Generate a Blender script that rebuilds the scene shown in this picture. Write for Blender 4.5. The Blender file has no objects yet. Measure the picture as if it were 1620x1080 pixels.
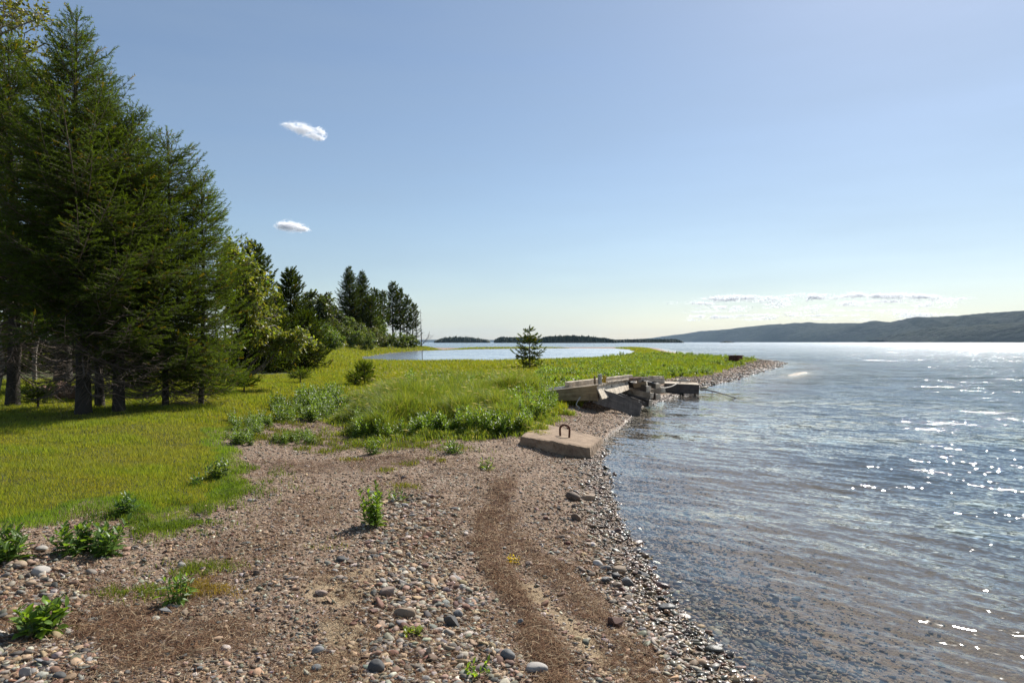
import bpy, math, random
import numpy as np
from mathutils import Vector, Matrix
SC = bpy.context.scene
COL = SC.collection
RNG = np.random.default_rng(7)
R_ = math.radians
CAMZ, FPX, CU, CV = 2.0, 1080.0, 810.0, 541.0
SUN_AZ, SUN_EL = R_(35), R_(43)          # azimuth measured from +Y towards +X

# ------------------------------------------------------------------ helpers
def link(o, parent=None):
    COL.objects.link(o)
    if parent is not None:
        o.parent = parent
    return o

def tag(o, label=None, cat=None, group=None, kind=None):
    if label: o['label'] = label
    if cat: o['category'] = cat
    if group: o['group'] = group
    if kind: o['kind'] = kind
    return o

def make_mesh(name, V, F, mat, col=None, smooth=False, attrs=None):
    """V (n,3); F one (m,k) array or a list of them; col (n,3) point colours."""
    V = np.asarray(V, np.float32)
    Fs = F if isinstance(F, list) else [F]
    Fs = [np.asarray(f, np.int32) for f in Fs if len(f)]
    me = bpy.data.meshes.new(name)
    me.vertices.add(len(V)); me.vertices.foreach_set('co', V.ravel())
    nl = sum(f.size for f in Fs); npoly = sum(len(f) for f in Fs)
    me.loops.add(nl); me.polygons.add(npoly)
    me.loops.foreach_set('vertex_index', np.concatenate([f.ravel() for f in Fs]))
    tot = np.concatenate([np.full(len(f), f.shape[1], np.int32) for f in Fs])
    st = np.concatenate([[0], np.cumsum(tot)[:-1]]).astype(np.int32)
    me.polygons.foreach_set('loop_start', st)
    me.polygons.foreach_set('use_smooth', np.full(npoly, bool(smooth)))
    if col is not None:
        a = me.color_attributes.new('Col', 'FLOAT_COLOR', 'POINT')
        c = np.ones((len(V), 4), np.float32); c[:, :3] = col
        a.data.foreach_set('color', c.ravel())
    for k, v in (attrs or {}).items():
        a = me.attributes.new(k, 'FLOAT', 'POINT')
        a.data.foreach_set('value', np.asarray(v, np.float32).ravel())
    me.update(calc_edges=True)
    if mat: me.materials.append(mat)
    return me

def mesh_obj(name, V, F, mat, parent=None, **kw):
    return link(bpy.data.objects.new(name, make_mesh(name, V, F, mat, **kw)), parent)

def empty(name, loc, rz=0.0, sc=1.0):
    o = bpy.data.objects.new(name, None)
    o.location = loc; o.rotation_euler = (0, 0, rz); o.scale = (sc,)*3
    o.empty_display_size = .2
    return link(o)

def copy_tree(o, parent=None):
    c = o.copy(); link(c, parent)
    for ch in list(o.children):
        copy_tree(ch, c)
    return c

class MB:
    """gathers shapes into ONE mesh"""
    def __init__(s): s.V = []; s.F3 = []; s.F4 = []; s.C = []; s.n = 0
    def add(s, V, F, col=None):
        V = np.asarray(V, float); F = np.asarray(F, int)
        if F.shape[1] == 3: s.F3.append(F + s.n)
        else: s.F4.append(F + s.n)
        s.V.append(V); s.n += len(V)
        if col is not None: s.C.append(np.broadcast_to(np.asarray(col, float), V.shape))
    def tube(s, path, rad, k=6, col=None, cap=True):
        P = np.asarray(path, float); n = len(P)
        rad = np.broadcast_to(np.asarray(rad, float), (n,))
        T = np.gradient(P, axis=0); T /= np.linalg.norm(T, axis=1)[:, None] + 1e-9
        up = np.array([0, 0, 1.]) if abs(T[0, 2]) < .9 else np.array([1., 0, 0])
        A = np.cross(T, up); A /= np.linalg.norm(A, axis=1)[:, None] + 1e-9
        B = np.cross(T, A)
        a = np.linspace(0, 2*np.pi, k, endpoint=False)
        V = P[:, None] + rad[:, None, None]*(np.cos(a)[None, :, None]*A[:, None] + np.sin(a)[None, :, None]*B[:, None])
        i = np.arange(n-1)[:, None]*k; j = np.arange(k)[None]; j2 = (j+1) % k
        F = np.stack([i+j, i+j2, i+k+j2, i+k+j], -1).reshape(-1, 4)
        s.add(V.reshape(-1, 3), F, col)
        if cap:
            for r, e in ((0, P[0]), (n-1, P[-1])):
                Vc = np.vstack([V[r], e[None]]); f = np.stack([np.arange(k), (np.arange(k)+1) % k, np.full(k, k)], -1)
                s.add(Vc, f if r else f[:, ::-1], col)
    def build(s, name, mat, parent=None, smooth=False):
        F = [np.concatenate(f) for f in (s.F3, s.F4) if f]
        return mesh_obj(name, np.concatenate(s.V), F, mat, parent, smooth=smooth,
                        col=np.concatenate(s.C) if s.C else None)

def frames(D, rng, spin=True):
    """rotation matrices (n,3,3) whose local +Y is D"""
    D = D/(np.linalg.norm(D, axis=1)[:, None] + 1e-9)
    up = np.tile([0., 0, 1.], (len(D), 1)); up[np.abs(D[:, 2]) > .95] = [1., 0, 0]
    X = np.cross(D, up); X /= np.linalg.norm(X, axis=1)[:, None]
    Z = np.cross(X, D)
    if spin:
        a = rng.uniform(0, 2*np.pi, len(D))[:, None] if spin is True else rng.normal(0, spin, len(D))[:, None]
        X, Z = X*np.cos(a)+Z*np.sin(a), Z*np.cos(a)-X*np.sin(a)
    return np.stack([X, D, Z], -1)

def inst(tV, tF, P, R, S):
    """merge copies of a template: rotation R (n,3,3), scale S (n,) or (n,3)"""
    n, m = len(P), len(tV)
    S = np.asarray(S, float)
    if S.ndim == 1: S = np.repeat(S[:, None], 3, 1)
    L = tV[None]*S[:, None]
    V = np.einsum('nij,nmj->nmi', R, L) + P[:, None]
    F = (tF[None] + (np.arange(n)*m)[:, None, None]).reshape(-1, tF.shape[1])
    return V.reshape(-1, 3), F

def _hash(ix, iy, seed):
    h = (ix.astype(np.int64)*374761393 + iy.astype(np.int64)*668265263 + seed*1442695041) & 0xffffffff
    h = ((h ^ (h >> 13))*1274126177) & 0xffffffff
    return ((h ^ (h >> 16)) & 0xffffff)/float(0xffffff)
def vnoise(x, y, seed=0):
    x = np.asarray(x, float); y = np.asarray(y, float)
    ix = np.floor(x); iy = np.floor(y); fx = x-ix; fy = y-iy
    fx = fx*fx*(3-2*fx); fy = fy*fy*(3-2*fy)
    a = _hash(ix, iy, seed); b = _hash(ix+1, iy, seed); c = _hash(ix, iy+1, seed); d = _hash(ix+1, iy+1, seed)
    return (a*(1-fx)+b*fx)*(1-fy)+(c*(1-fx)+d*fx)*fy
def fbm(x, y, seed=0, o=4):
    t = 0; a = .5; s = 0
    for k in range(o):
        t = t + a*vnoise(np.asarray(x)*2**k, np.asarray(y)*2**k, seed+k*17); s += a; a *= .5
    return t/s
def sstep(a, b, x):
    t = np.clip((x-a)/(b-a), 0, 1); return t*t*(3-2*t)

def ico(sub):
    import bmesh
    bm = bmesh.new(); bmesh.ops.create_icosphere(bm, subdivisions=sub, radius=1)
    bm.verts.ensure_lookup_table()
    V = np.array([v.co[:] for v in bm.verts]); F = np.array([[v.index for v in f.verts] for f in bm.faces])
    bm.free(); return V, F

# ------------------------------------------------------------------ node helpers
class NT:
    def __init__(s, name):
        s.m = bpy.data.materials.new(name); s.m.use_nodes = True
        s.t = s.m.node_tree; s.t.nodes.clear()
        s.out = s.t.nodes.new('ShaderNodeOutputMaterial')
    def n(s, typ, ins=None, **props):
        nd = s.t.nodes.new('ShaderNode'+typ)
        for k, v in props.items(): setattr(nd, k, v)
        for k, v in (ins or {}).items():
            sock = nd.inputs[k]
            if hasattr(v, 'is_linked') or isinstance(v, bpy.types.NodeSocket): s.t.links.new(v, sock)
            else: sock.default_value = v
        return nd
    def ramp(s, fac, stops, interp='LINEAR'):
        nd = s.t.nodes.new('ShaderNodeValToRGB'); r = nd.color_ramp; r.interpolation = interp
        while len(r.elements) < len(stops): r.elements.new(.5)
        for e, (p, c) in zip(r.elements, stops): e.position = p; e.color = (*c, 1) if len(c) == 3 else c
        s.t.links.new(fac, nd.inputs[0]); return nd.outputs[0]
    def mix(s, f, a, b, blend='MIX'):
        nd = s.n('Mix', data_type='RGBA', blend_type=blend)
        for sock, v in ((nd.inputs[0], f), (nd.inputs[6], a), (nd.inputs[7], b)):
            if isinstance(v, bpy.types.NodeSocket): s.t.links.new(v, sock)
            else: sock.default_value = v if not isinstance(v, tuple) or len(v) == 4 else (*v, 1)
        return nd.outputs[2]
    def math(s, op, a, b=0.0, c=0.0, clamp=False):
        nd = s.n('Math', operation=op, use_clamp=clamp)
        for i, v in enumerate((a, b, c)):
            if isinstance(v, bpy.types.NodeSocket): s.t.links.new(v, nd.inputs[i])
            else: nd.inputs[i].default_value = v
        return nd.outputs[0]
    def attr(s, name): return s.n('Attribute', attribute_name=name)
    def surf(s, sh): s.t.links.new(sh, s.out.inputs['Surface']); return s.m

def leaf_mat(name, trans=.45, rough=.55, spec=.25, tint=(1.5, 1.35, .45)):
    """foliage: colour from the mesh, light also passing through the leaf"""
    t = NT(name); c = t.attr('Col').outputs['Color']
    d = t.n('BsdfPrincipled', {'Base Color': c, 'Roughness': rough, 'Specular IOR Level': spec})
    tc = t.mix(1.0, c, tint, 'MULTIPLY')
    tr = t.n('BsdfTranslucent', {'Color': tc})
    return t.surf(t.n('MixShader', {0: trans, 1: d.outputs[0], 2: tr.outputs[0]}).outputs[0])

def bark_mat(name, c1, c2, scale=14):
    t = NT(name); co = t.n('TexCoord').outputs['Object']
    mp = t.n('Mapping', {'Vector': co, 'Scale': (1, 1, .3)})
    nz = t.n('TexNoise', {'Vector': mp.outputs[0], 'Scale': scale, 'Detail': 6.0, 'Roughness': .7})
    c = t.ramp(nz.outputs[0], [(.3, c1), (.7, c2)])
    b = t.n('Bump', {'Height': nz.outputs[0], 'Strength': .8, 'Distance': .03})
    return t.surf(t.n('BsdfPrincipled', {'Base Color': c, 'Roughness': .9, 'Normal': b.outputs[0]}).outputs[0])

def wood_mat(name, c1, c2, c3, axis=0, rough=.85):
    t = NT(name); co = t.n('TexCoord').outputs['Object']
    sc = [14, 14, 14]; sc[axis] = .9
    mp = t.n('Mapping', {'Vector': co, 'Scale': tuple(sc)})
    g = t.n('TexNoise', {'Vector': mp.outputs[0], 'Scale': 1.6, 'Detail': 8.0, 'Roughness': .7, 'Distortion': .4})
    st = t.n('TexNoise', {'Vector': co, 'Scale': 3.1, 'Detail': 5.0, 'Roughness': .65})
    c = t.ramp(g.outputs[0], [(.32, c1), (.5, c2), (.72, c3)])
    c = t.mix(t.ramp(st.outputs[0], [(.42, (0, 0, 0)), (.68, (.75, .75, .75))]), c, tuple(x*.35 for x in c2))
    b = t.n('Bump', {'Height': g.outputs[0], 'Strength': .7, 'Distance': .01})
    return t.surf(t.n('BsdfPrincipled', {'Base Color': c, 'Roughness': rough, 'Normal': b.outputs[0]}).outputs[0])

# ------------------------------------------------------------------ the lie of the land
SEA = np.array([(2, -60), (1.6, -5), (1.5, 2.2), (1.36, 4.0), (1.2, 5.15), (1.15, 6.5), (1.27, 8.34), (1.45, 10.85), (1.76, 13.6),
    (2.5, 16.1), (3.5, 19.8), (5.3, 23.7), (7.8, 29.2), (11.9, 36.6), (16.6, 46), (22, 56), (26.3, 66), (27.5, 72), (26, 85), (28, 110),
    (36, 160), (46, 215), (48, 236), (34, 246), (10, 236), (-12, 214), (-24, 200), (-45, 215), (-200, 260), (-420, 220), (-420, -60)], float)
POND = np.array([(-17, 76), (-20, 90), (-22, 120), (-21.5, 150), (-17.5, 166), (-11, 187), (4, 210), (22, 222), (32, 214), (31, 180), (25.5, 140), (19, 110),
    (13, 88), (6, 72), (-2, 63), (-9, 62), (-14, 68)], float)

def poly_sd(poly, x, y):
    """signed distance, positive inside"""
    x = np.asarray(x, float); y = np.asarray(y, float)
    d2 = np.full(x.shape, 1e18); ins = np.zeros(x.shape, bool)
    n = len(poly)
    for i in range(n):
        ax, ay = poly[i]; bx, by = poly[(i+1) % n]
        ex, ey = bx-ax, by-ay; l2 = ex*ex+ey*ey
        t = np.clip(((x-ax)*ex+(y-ay)*ey)/l2, 0, 1)
        d2 = np.minimum(d2, (x-ax-t*ex)**2+(y-ay-t*ey)**2)
        c = ((ay > y) != (by > y)) & (x < (bx-ax)*(y-ay)/((by-ay) if by != ay else 1e-12)+ax)
        ins ^= c
    return np.where(ins, 1, -1)*np.sqrt(d2)

def shore(x, y):
    """(distance inland from the sea, distance from the pond), wobbling a little"""
    d = np.hypot(x, y)
    w = (fbm(x*.9, y*.9, 3, 3)-.5)*np.clip(d*.02, .16, 2.0)
    return poly_sd(SEA, x, y)+w, -poly_sd(POND, x, y)+w

def shoal_at(x, y):
    a = (x-18.1)*.51+(y-43.2)*.86; b = (x-18.1)*.86-(y-43.2)*.51
    return np.exp(-(a/5.6)**4-(b/(.75+.5*fbm(x*.7, y*.7, 5, 3)))**2)
def height(x, y, s=None, p=None):
    x = np.asarray(x, float); y = np.asarray(y, float)
    if s is None: s, p = shore(x, y)
    m = np.minimum(s, p)
    up = (.42-.14*sstep(26, 40, y))*(1-np.exp(-np.maximum(m, 0)/2.6))
    up = up + .24*sstep(1.5, 7, -x)*sstep(2, 9, m)*(1-sstep(24, 40, y))
    up = up + 3.4*np.exp(-((x+42)/17)**2-((y-145)/42)**2)*sstep(1, 13, m)
    up = up + 1.2*sstep(60, 130, -x)*sstep(2, 20, m)
    up = up + .16*np.exp(-((x-.2)/2.4)**2-((y-16.5)/4)**2)
    up = np.maximum(up-.13*np.exp(-((x-.75)/.8)**2-((y-11.45)/.5)**2), .02*(m > 0))
    dn = -(.16*np.minimum(np.maximum(-s, 0), .45)+.055*np.clip(-s-.45, 0, 5)+3.4*(1-np.exp(np.minimum(s+3, 0)/34)))
    dn = np.where(p < 0, np.maximum(.1*p, -.6), dn)
    z = np.where(m > 0, up, dn)
    z = z + (fbm(x*.8, y*.8, 11, 4)-.5)*.10*sstep(.1, 1.2, m)
    z = z + (fbm(x*3.5, y*3.5, 15, 3)-.5)*.035*sstep(-.6, .4, m)*(np.hypot(x, y) < 40)
    bar = shoal_at(x, y)          # pale shoal off the point
    z = np.where(m < 0, z*(1-bar)+(.022+.05*(fbm(x*1.3, y*.8, 5, 3)-.5))*bar, z)
    return z

def ground(u, v):
    """the point of the ground seen at a pixel of the 1620 x 1080 photograph"""
    z = .3
    for _ in range(16):
        d = (CAMZ-z)*FPX/(v-CV); x = (u-CU)/FPX*d
        z = .5*z+.5*float(height(np.array([x]), np.array([d]))[0])
    return x, d, z
def ground_many(u, v):
    u = np.asarray(u, float); v = np.asarray(v, float); z = np.full(u.shape, .3)
    for _ in range(14):
        d = (CAMZ-z)*FPX/(v-CV); x = (u-CU)/FPX*d
        z = .5*z+.5*height(x, d)
    return x, d, z
def at(u, d):
    x = (u-CU)/FPX*d
    return np.array([x, d, float(height(np.array([x]), np.array([d]))[0])])
def ztop(v, d): return CAMZ+(CV-v)/FPX*d
def gpoly(px): return [ground(*p)[:2] for p in px]

VEG = np.array(gpoly([(-600, 1010), (-200, 885), (0, 838), (60, 828), (140, 803), (195, 806), (228, 838), (262, 846), (290, 812), (350, 795), (395, 772), (372, 735), (352, 700),
    (352, 685), (400, 672), (470, 662), (530, 648), (585, 650), (548, 690), (590, 700), (640, 697), (700, 688), (760, 690), (824, 688), (852, 664), (885, 645),
    (920, 632), (1000, 612), (1060, 600), (1110, 594), (1150, 584), (1195, 570), (1206, 563)])
    + [(24, 76), (23.5, 88), (25, 110), (33, 160), (41, 205), (41, 226), (33, 222), (32, 205), (14, 226), (-4, 221), (-13, 205), (-16, 176), (-17, 168), (-23, 190), (-200, 250), (-400, 200), (-400, -50), (-30, -20), (-8, 0)], float)
LAWN = np.array(gpoly([(-600, 1010), (-200, 885), (0, 838), (140, 803), (262, 846), (395, 772), (352, 700), (400, 672), (470, 650), (520, 628), (570, 605),
    (500, 588), (420, 588), (300, 590), (0, 580), (-500, 580)]) + [(-400, 10), (-30, -20)], float)
TALL = np.array(gpoly([(540, 688), (590, 698), (700, 688), (826, 688), (862, 655), (890, 632), (868, 603), (760, 598), (650, 598), (610, 622), (575, 645)]), float)

def veg_at(x, y, s=None, p=None):
    if s is None: s, p = shore(x, y)
    d = np.hypot(x, y)
    v = poly_sd(VEG, x, y)+(fbm(x*2.2, y*2.2, 21, 3)-.5)*np.clip(.05*d, .3, 1.6)
    v = np.minimum(v, s-np.clip(.03*d, .5, 1.5))
    return np.minimum(v, p-.1)

def blob(x, y, pts, r, seed):
    """soft patch along a line of ground points"""
    b = np.zeros(np.shape(x))
    for q in pts:
        b = np.maximum(b, np.exp(-(((x-q[0])**2+(y-q[1])**2)/(q[2] if len(q) > 2 else r)**2)))
    return sstep(.25, .72, b*(.05+1.75*fbm(x*2.9, y*2.9, seed, 6)))
def line_px(px, r):
    g = [ground(u, v) for u, v in px]; out = []
    for a, b in zip(g[:-1], g[1:]):
        n = max(2, int(math.hypot(a[0]-b[0], a[1]-b[1])/(r*.6)))
        for i in range(n): out.append((a[0]+(b[0]-a[0])*i/n, a[1]+(b[1]-a[1])*i/n))
    return out+[g[-1][:2]]
WR1 = line_px([(800, 760), (790, 800), (800, 850), (870, 900), (930, 960), (990, 1030), (1050, 1110)], .3)
WR1b = line_px([(800, 765), (772, 820), (768, 870), (800, 925), (845, 990), (880, 1060), (890, 1100)], .12)
WR2 = line_px([(60, 1010), (180, 990), (240, 1020), (330, 1010)], .3)
WR3 = line_px([(420, 735), (520, 740), (620, 730)], .3)
SN1 = line_px([(555, 905), (520, 940)], .2)
SN2 = line_px([(830, 925), (905, 990), (960, 1050), (1010, 1100)], .10)
SN3 = line_px([(520, 1060), (580, 1020), (545, 990)], .2)
CB1 = line_px([(650, 800), (640, 860), (650, 930), (690, 1000), (700, 1070)], .5)
CB2 = line_px([(940, 740), (960, 830), (1000, 900), (1030, 980), (1120, 1070)], .3)
CB3 = line_px([(-20, 900), (40, 960), (20, 1060)], .4)
def wrack_at(x, y): return np.maximum.reduce([blob(x, y, WR1, .19, 31)*.55, 1.0*blob(x, y, WR1b, .15, 37), .55*blob(x, y, WR2, .33, 33), .45*blob(x, y, WR3, .45, 35)])
def sand_at(x, y): return np.maximum.reduce([blob(x, y, SN1, .24, 41), blob(x, y, SN2, .10, 43), blob(x, y, SN3, .2, 45)])
def cobble_at(x, y): return np.maximum.reduce([blob(x, y, CB1, .55, 51), blob(x, y, CB2, .3, 53), blob(x, y, CB3, .45, 55)])
# ------------------------------------------------------------------ ground sheet
def radial(parts):
    r = [parts[0][0]]
    for a, b, q in parts:
        n = int(math.log(b/a)/math.log(1+q))
        r += list(a*(b/a)**(np.arange(1, n+1)/n))
    return np.array(r)
def polar(radii, az):
    A, Rr = np.meshgrid(az, radii)
    x = (Rr*np.sin(A)).ravel(); y = (Rr*np.cos(A)).ravel()
    na = len(az); i = np.arange(len(radii)-1)[:, None]*na; j = np.arange(na-1)[None]
    F = np.stack([i+j, i+j+1, i+na+j+1, i+na+j], -1).reshape(-1, 4)
    return x, y, F
def fan(lo, hi, step, full=True):
    a = list(np.arange(lo, hi+1e-6, step))
    if full: a = list(np.linspace(-180, lo, int((lo+180)/4)+1)[:-1])+a+list(np.linspace(hi, 180, int((180-hi)/4)+1)[1:])
    return np.radians(a)

x, y, F = polar(radial([(.5, 3, .03), (3, 60, .0085), (60, 420, .012), (420, 14000, .08)]), fan(-46, 46, .13))
s, p = shore(x, y); z = height(x, y, s, p)
vg = veg_at(x, y, s, p)
near = np.hypot(x, y) < 40
wr = np.where(near, wrack_at(x, y), 0); sn = np.where(near, sand_at(x, y), 0)
shoal = shoal_at(x, y)
sn = np.maximum(sn, sstep(.3, .6, shoal)*(s < 0))
z = z + wr*.012*(1+2*(fbm(x*9, y*9, 61, 3)-.5))
t = NT('beach_ground'); co = t.n('TexCoord').outputs['Object']
flat = t.n('Mapping', {'Vector': co, 'Scale': (1, 1, .6)}).outputs[0]
warp = t.n('TexNoise', {'Vector': flat, 'Scale': 9.0, 'Detail': 3.0})
wv = t.n('VectorMath', {0: flat, 1: t.n('VectorMath', {0: warp.outputs[1], 'Scale': .05}, operation='SCALE').outputs[0]}, operation='ADD').outputs[0]
v1 = t.n('TexVoronoi', {'Vector': wv, 'Scale': 34.0, 'Randomness': 1.0}); v2 = t.n('TexVoronoi', {'Vector': wv, 'Scale': 85.0})
sel = t.n('TexNoise', {'Vector': flat, 'Scale': 3.0, 'Detail': 5.0, 'Roughness': .7}).outputs[0]
selr = t.ramp(sel, [(.44, (0, 0, 0)), (.58, (1, 1, 1))])
rv = t.mix(selr, v1.outputs['Color'], v2.outputs['Color'])
rnd = t.n('SeparateColor', {0: rv}).outputs[0]
peb = t.ramp(rnd, [(0, (.085, .07, .06)), (.2, (.20, .135, .10)), (.4, (.30, .21, .155)), (.6, (.22, .20, .185)), (.78, (.36, .27, .20)), (.92, (.44, .37, .30)), (1, (.52, .47, .42))])
dirt = t.n('TexNoise', {'Vector': flat, 'Scale': 26.0, 'Detail': 8.0, 'Roughness': .75}).outputs[0]
dirtc = t.ramp(dirt, [(.3, (.07, .045, .03)), (.55, (.20, .135, .09)), (.75, (.33, .245, .17))])
grav = t.mix(.30, peb, dirtc)
wrn = t.n('TexNoise', {'Vector': flat, 'Scale': 60.0, 'Detail': 6.0, 'Roughness': .8}).outputs[0]
wrc = t.ramp(wrn, [(.3, (.028, .014, .009)), (.5, (.095, .050, .030)), (.72, (.22, .135, .08))])
sndc = t.ramp(wrn, [(.3, (.24, .17, .10)), (.7, (.42, .32, .20))])
soil = t.ramp(dirt, [(.3, (.02, .022, .007)), (.55, (.055, .062, .014)), (.75, (.10, .10, .03))])
mk = t.n('SeparateColor', {0: t.attr('Col').outputs['Color']})
grav = t.mix(1.0, grav, (1.0, .95, .87), 'MULTIPLY')
c = t.mix(mk.outputs[1], grav, wrc); c = t.mix(mk.outputs[2], c, sndc); c = t.mix(mk.outputs[0], c, soil)
wet = t.attr('wet').outputs['Fac']
c = t.mix(wet, c, t.mix(1.0, c, (.60, .54, .46), 'MULTIPLY'))
deep = t.attr('deep').outputs['Fac']
c = t.mix(deep, c, (.13, .105, .065))
hgt = t.math('ADD', t.math('MULTIPLY', t.mix(selr, v1.outputs['Distance'], v2.outputs['Distance']), -.5), t.math('MULTIPLY', dirt, .8))
bp = t.n('Bump', {'Height': hgt, 'Strength': .9, 'Distance': .03})
rough = t.math('SUBTRACT', .92, t.math('MULTIPLY', wet, .55))
GROUND = t.surf(t.n('BsdfPrincipled', {'Base Color': c, 'Roughness': rough, 'Specular IOR Level': .3, 'Normal': bp.outputs[0]}).outputs[0])
d = np.hypot(x, y)
wetv = (1-sstep(.015, .085, z+.05*(fbm(x*4, y*4, 71, 3)-.5)))*(p > 0)
wetv = wetv*sstep(-.09, -.01, z)
cols = np.stack([sstep(-.05, .3, vg), wr*(vg < .2), sn], -1)
g = mesh_obj('ground', np.stack([x, y, z], -1), F, GROUND, smooth=True, col=cols, attrs={'wet': wetv, 'deep': sstep(.25, 1.5, -z)*(s < 0)})
tag(g, kind='structure')

# ------------------------------------------------------------------ water
def wave_sum(x, y, d, spacing, calm):
    r = np.random.default_rng(5); h = np.zeros_like(x)
    for i in range(44):
        lam = .10*(5.5)**(i/43.); k = 2*np.pi/lam
        a = math.atan2(-.68, -.73)+r.normal(0, .34); ph = r.uniform(0, 7)
        amp = .0185*lam**-.15*lam/2.2/np.pi
        fade = sstep(3.2, 6.5, lam/spacing)
        ax = k*(x*math.cos(a)+y*math.sin(a))+ph+2.2*fbm(x/lam*.13, y/lam*.13, i, 2)*3
        sh = np.sin(ax); h += amp*fade*(sh+.22*np.cos(2*ax))*(.35+1.3*vnoise(x/lam*.22+i*9, y/lam*.22, 400+i))
    return h*calm
def water_mat(name, strength):
    t = NT(name); co = t.n('TexCoord').outputs['Object']
    def nz(lam, st, ang, det, seed):
        pr = (math.cos(ang), math.sin(ang), 0); cr = (-math.sin(ang), math.cos(ang), 0)
        U = t.n('VectorMath', {0: co, 1: cr}, operation='DOT_PRODUCT').outputs['Value']; V = t.n('VectorMath', {0: co, 1: pr}, operation='DOT_PRODUCT').outputs['Value']
        q = t.n('CombineXYZ', {0: t.math('MULTIPLY', U, st/lam), 1: t.math('MULTIPLY', V, 1/lam), 2: seed}).outputs[0]
        s3 = t.n('SeparateXYZ', {0: t.n('VectorMath', {0: t.n('TexNoise', {'Vector': q, 'Scale': 1.0, 'Detail': det, 'Roughness': .55}).outputs[1], 1: (.5, .5, .5)}, operation='SUBTRACT').outputs[0]})
        w1 = t.n('VectorMath', {0: pr, 'Scale': s3.outputs[0]}, operation='SCALE').outputs[0]; w2 = t.n('VectorMath', {0: cr, 'Scale': t.math('MULTIPLY', s3.outputs[1], .45)}, operation='SCALE').outputs[0]
        return t.n('VectorMath', {0: w1, 1: w2}, operation='ADD').outputs[0]
    gust = t.n('TexNoise', {'Vector': t.n('Mapping', {'Vector': co, 'Scale': (.012, .05, 1), 'Rotation': (0, 0, .25)}).outputs[0], 'Scale': 1.0, 'Detail': 4.0}).outputs[0]
    gs = t.n('MapRange', {'Value': gust, 'From Min': .3, 'From Max': .7, 'To Min': .55, 'To Max': 1.35}).outputs[0]
    tot = None
    for sc, st, rot, det, seed, am in ((.035, .6, -2.2, 0., 43., .34), (.10, .5, -2.3, 1., 3., .36), (.26, .3, -2.45, 2., 11., .48), (.8, .25, -1.9, 2., 23., .52), (4.5, .25, -1.75, 3., 31., .26)):
        v = t.n('VectorMath', {0: nz(sc, st, rot, det, seed), 'Scale': am*strength}, operation='SCALE').outputs[0]
        tot = v if tot is None else t.n('VectorMath', {0: tot, 1: v}, operation='ADD').outputs[0]
    gl2 = t.n('TexNoise', {'Vector': t.n('Mapping', {'Vector': co, 'Scale': (.9, .16, 1), 'Rotation': (0, 0, .1)}).outputs[0], 'Scale': 1.0, 'Detail': 3.0}).outputs[0]
    gs = t.math('MULTIPLY', gs, t.n('MapRange', {'Value': gl2, 'From Min': .35, 'From Max': .7, 'To Min': .75, 'To Max': 1.5}).outputs[0])
    lev = t.math('MULTIPLY', gs, t.attr('chop').outputs['Fac'])
    tot = t.n('VectorMath', {0: tot, 'Scale': lev}, operation='SCALE').outputs[0]
    sx = t.n('SeparateXYZ', {0: tot})
    flat = t.n('CombineXYZ', {0: sx.outputs[0], 1: sx.outputs[1], 2: 0.0}).outputs[0]
    N = t.n('VectorMath', {0: t.n('VectorMath', {0: t.n('NewGeometry').outputs['Normal'], 1: flat}, operation='ADD').outputs[0]}, operation='NORMALIZE').outputs[0]
    cs = t.math('ABSOLUTE', t.n('VectorMath', {0: N, 1: t.n('NewGeometry').outputs['Incoming']}, operation='DOT_PRODUCT').outputs['Value'])
    fr = t.math('ADD', .02, t.math('MULTIPLY', .98, t.math('POWER', t.math('SUBTRACT', 1.0, cs, clamp=True), 5.0)), clamp=True)
    gl = t.n('BsdfGlossy', {'Color': (1, 1, 1, 1), 'Roughness': t.attr('ripple').outputs['Fac'], 'Normal': N})
    tr = t.n('BsdfTransparent', {'Color': (.92, .93, .88, 1)})
    dp = t.n('BsdfDiffuse', {'Color': (.020, .050, .075, 1)})
    body = t.n('MixShader', {0: t.attr('murk').outputs['Fac'], 1: tr.outputs[0], 2: dp.outputs[0]})
    return t.surf(t.n('MixShader', {0: fr, 1: body.outputs[0], 2: gl.outputs[0]}).outputs[0])
WATER = water_mat('bay_water', 1.25); PONDW = water_mat('pond_water', 1.0)
rad = radial([(2.2, 60, .0042), (60, 500, .012), (500, 14000, .06)])
az = fan(-46, 60, .12, True)
x, y, F = polar(rad, az)
s, p = shore(x, y); zg = height(x, y, s, p)
d = np.hypot(x, y)
calm = np.clip(.25+.75*sstep(.0, 2.2, -s), 0, 1)
h = np.zeros_like(x); wk = (s < .3) & (d < 110) & (np.abs(np.arctan2(x, y)) < 1.1)
h[wk] = wave_sum(x[wk], y[wk], d[wk], np.maximum(d[wk]*.0042, .012), calm[wk])
keep = ((s < .55) & (zg < .12))[F].any(1)
def sub(F, keep, arrs):
    F = F[keep]; u, inv = np.unique(F, return_inverse=True)
    return inv.reshape(F.shape), [a[u] for a in arrs]
Fw, (xw, yw, hw, sw, zw, dw) = sub(F, keep & (d[F].max(1) > 0), (x, y, h, s, zg, d))
o = mesh_obj('water', np.stack([xw, yw, hw*.9], -1), Fw, WATER, smooth=True,
    attrs={'murk': 1-np.exp(np.minimum(zw, 0)/.45), 'ripple': np.interp(np.log(dw), np.log([3, 8, 20, 60, 200, 2000]), [.04, .04, .045, .08, .14, .19]), 'chop': (.40+.60*sstep(.0, 3.5, -sw))*(1.25+.16*sstep(12, 90, dw))})
tag(o, kind='structure')
kp = (p < .3)[F].any(1) & (d[F].max(1) < 400)
Fw, (xw, yw, pw) = sub(F, kp, (x, y, p))
o = mesh_obj('pond', np.stack([xw, yw, 0*xw+.004], -1), Fw, PONDW, smooth=True, attrs={'murk': np.clip(.5-pw*.2, .4, 1), 'chop': np.full(len(xw), .8), 'ripple': np.full(len(xw), .2)})
tag(o, kind='structure')

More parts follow.
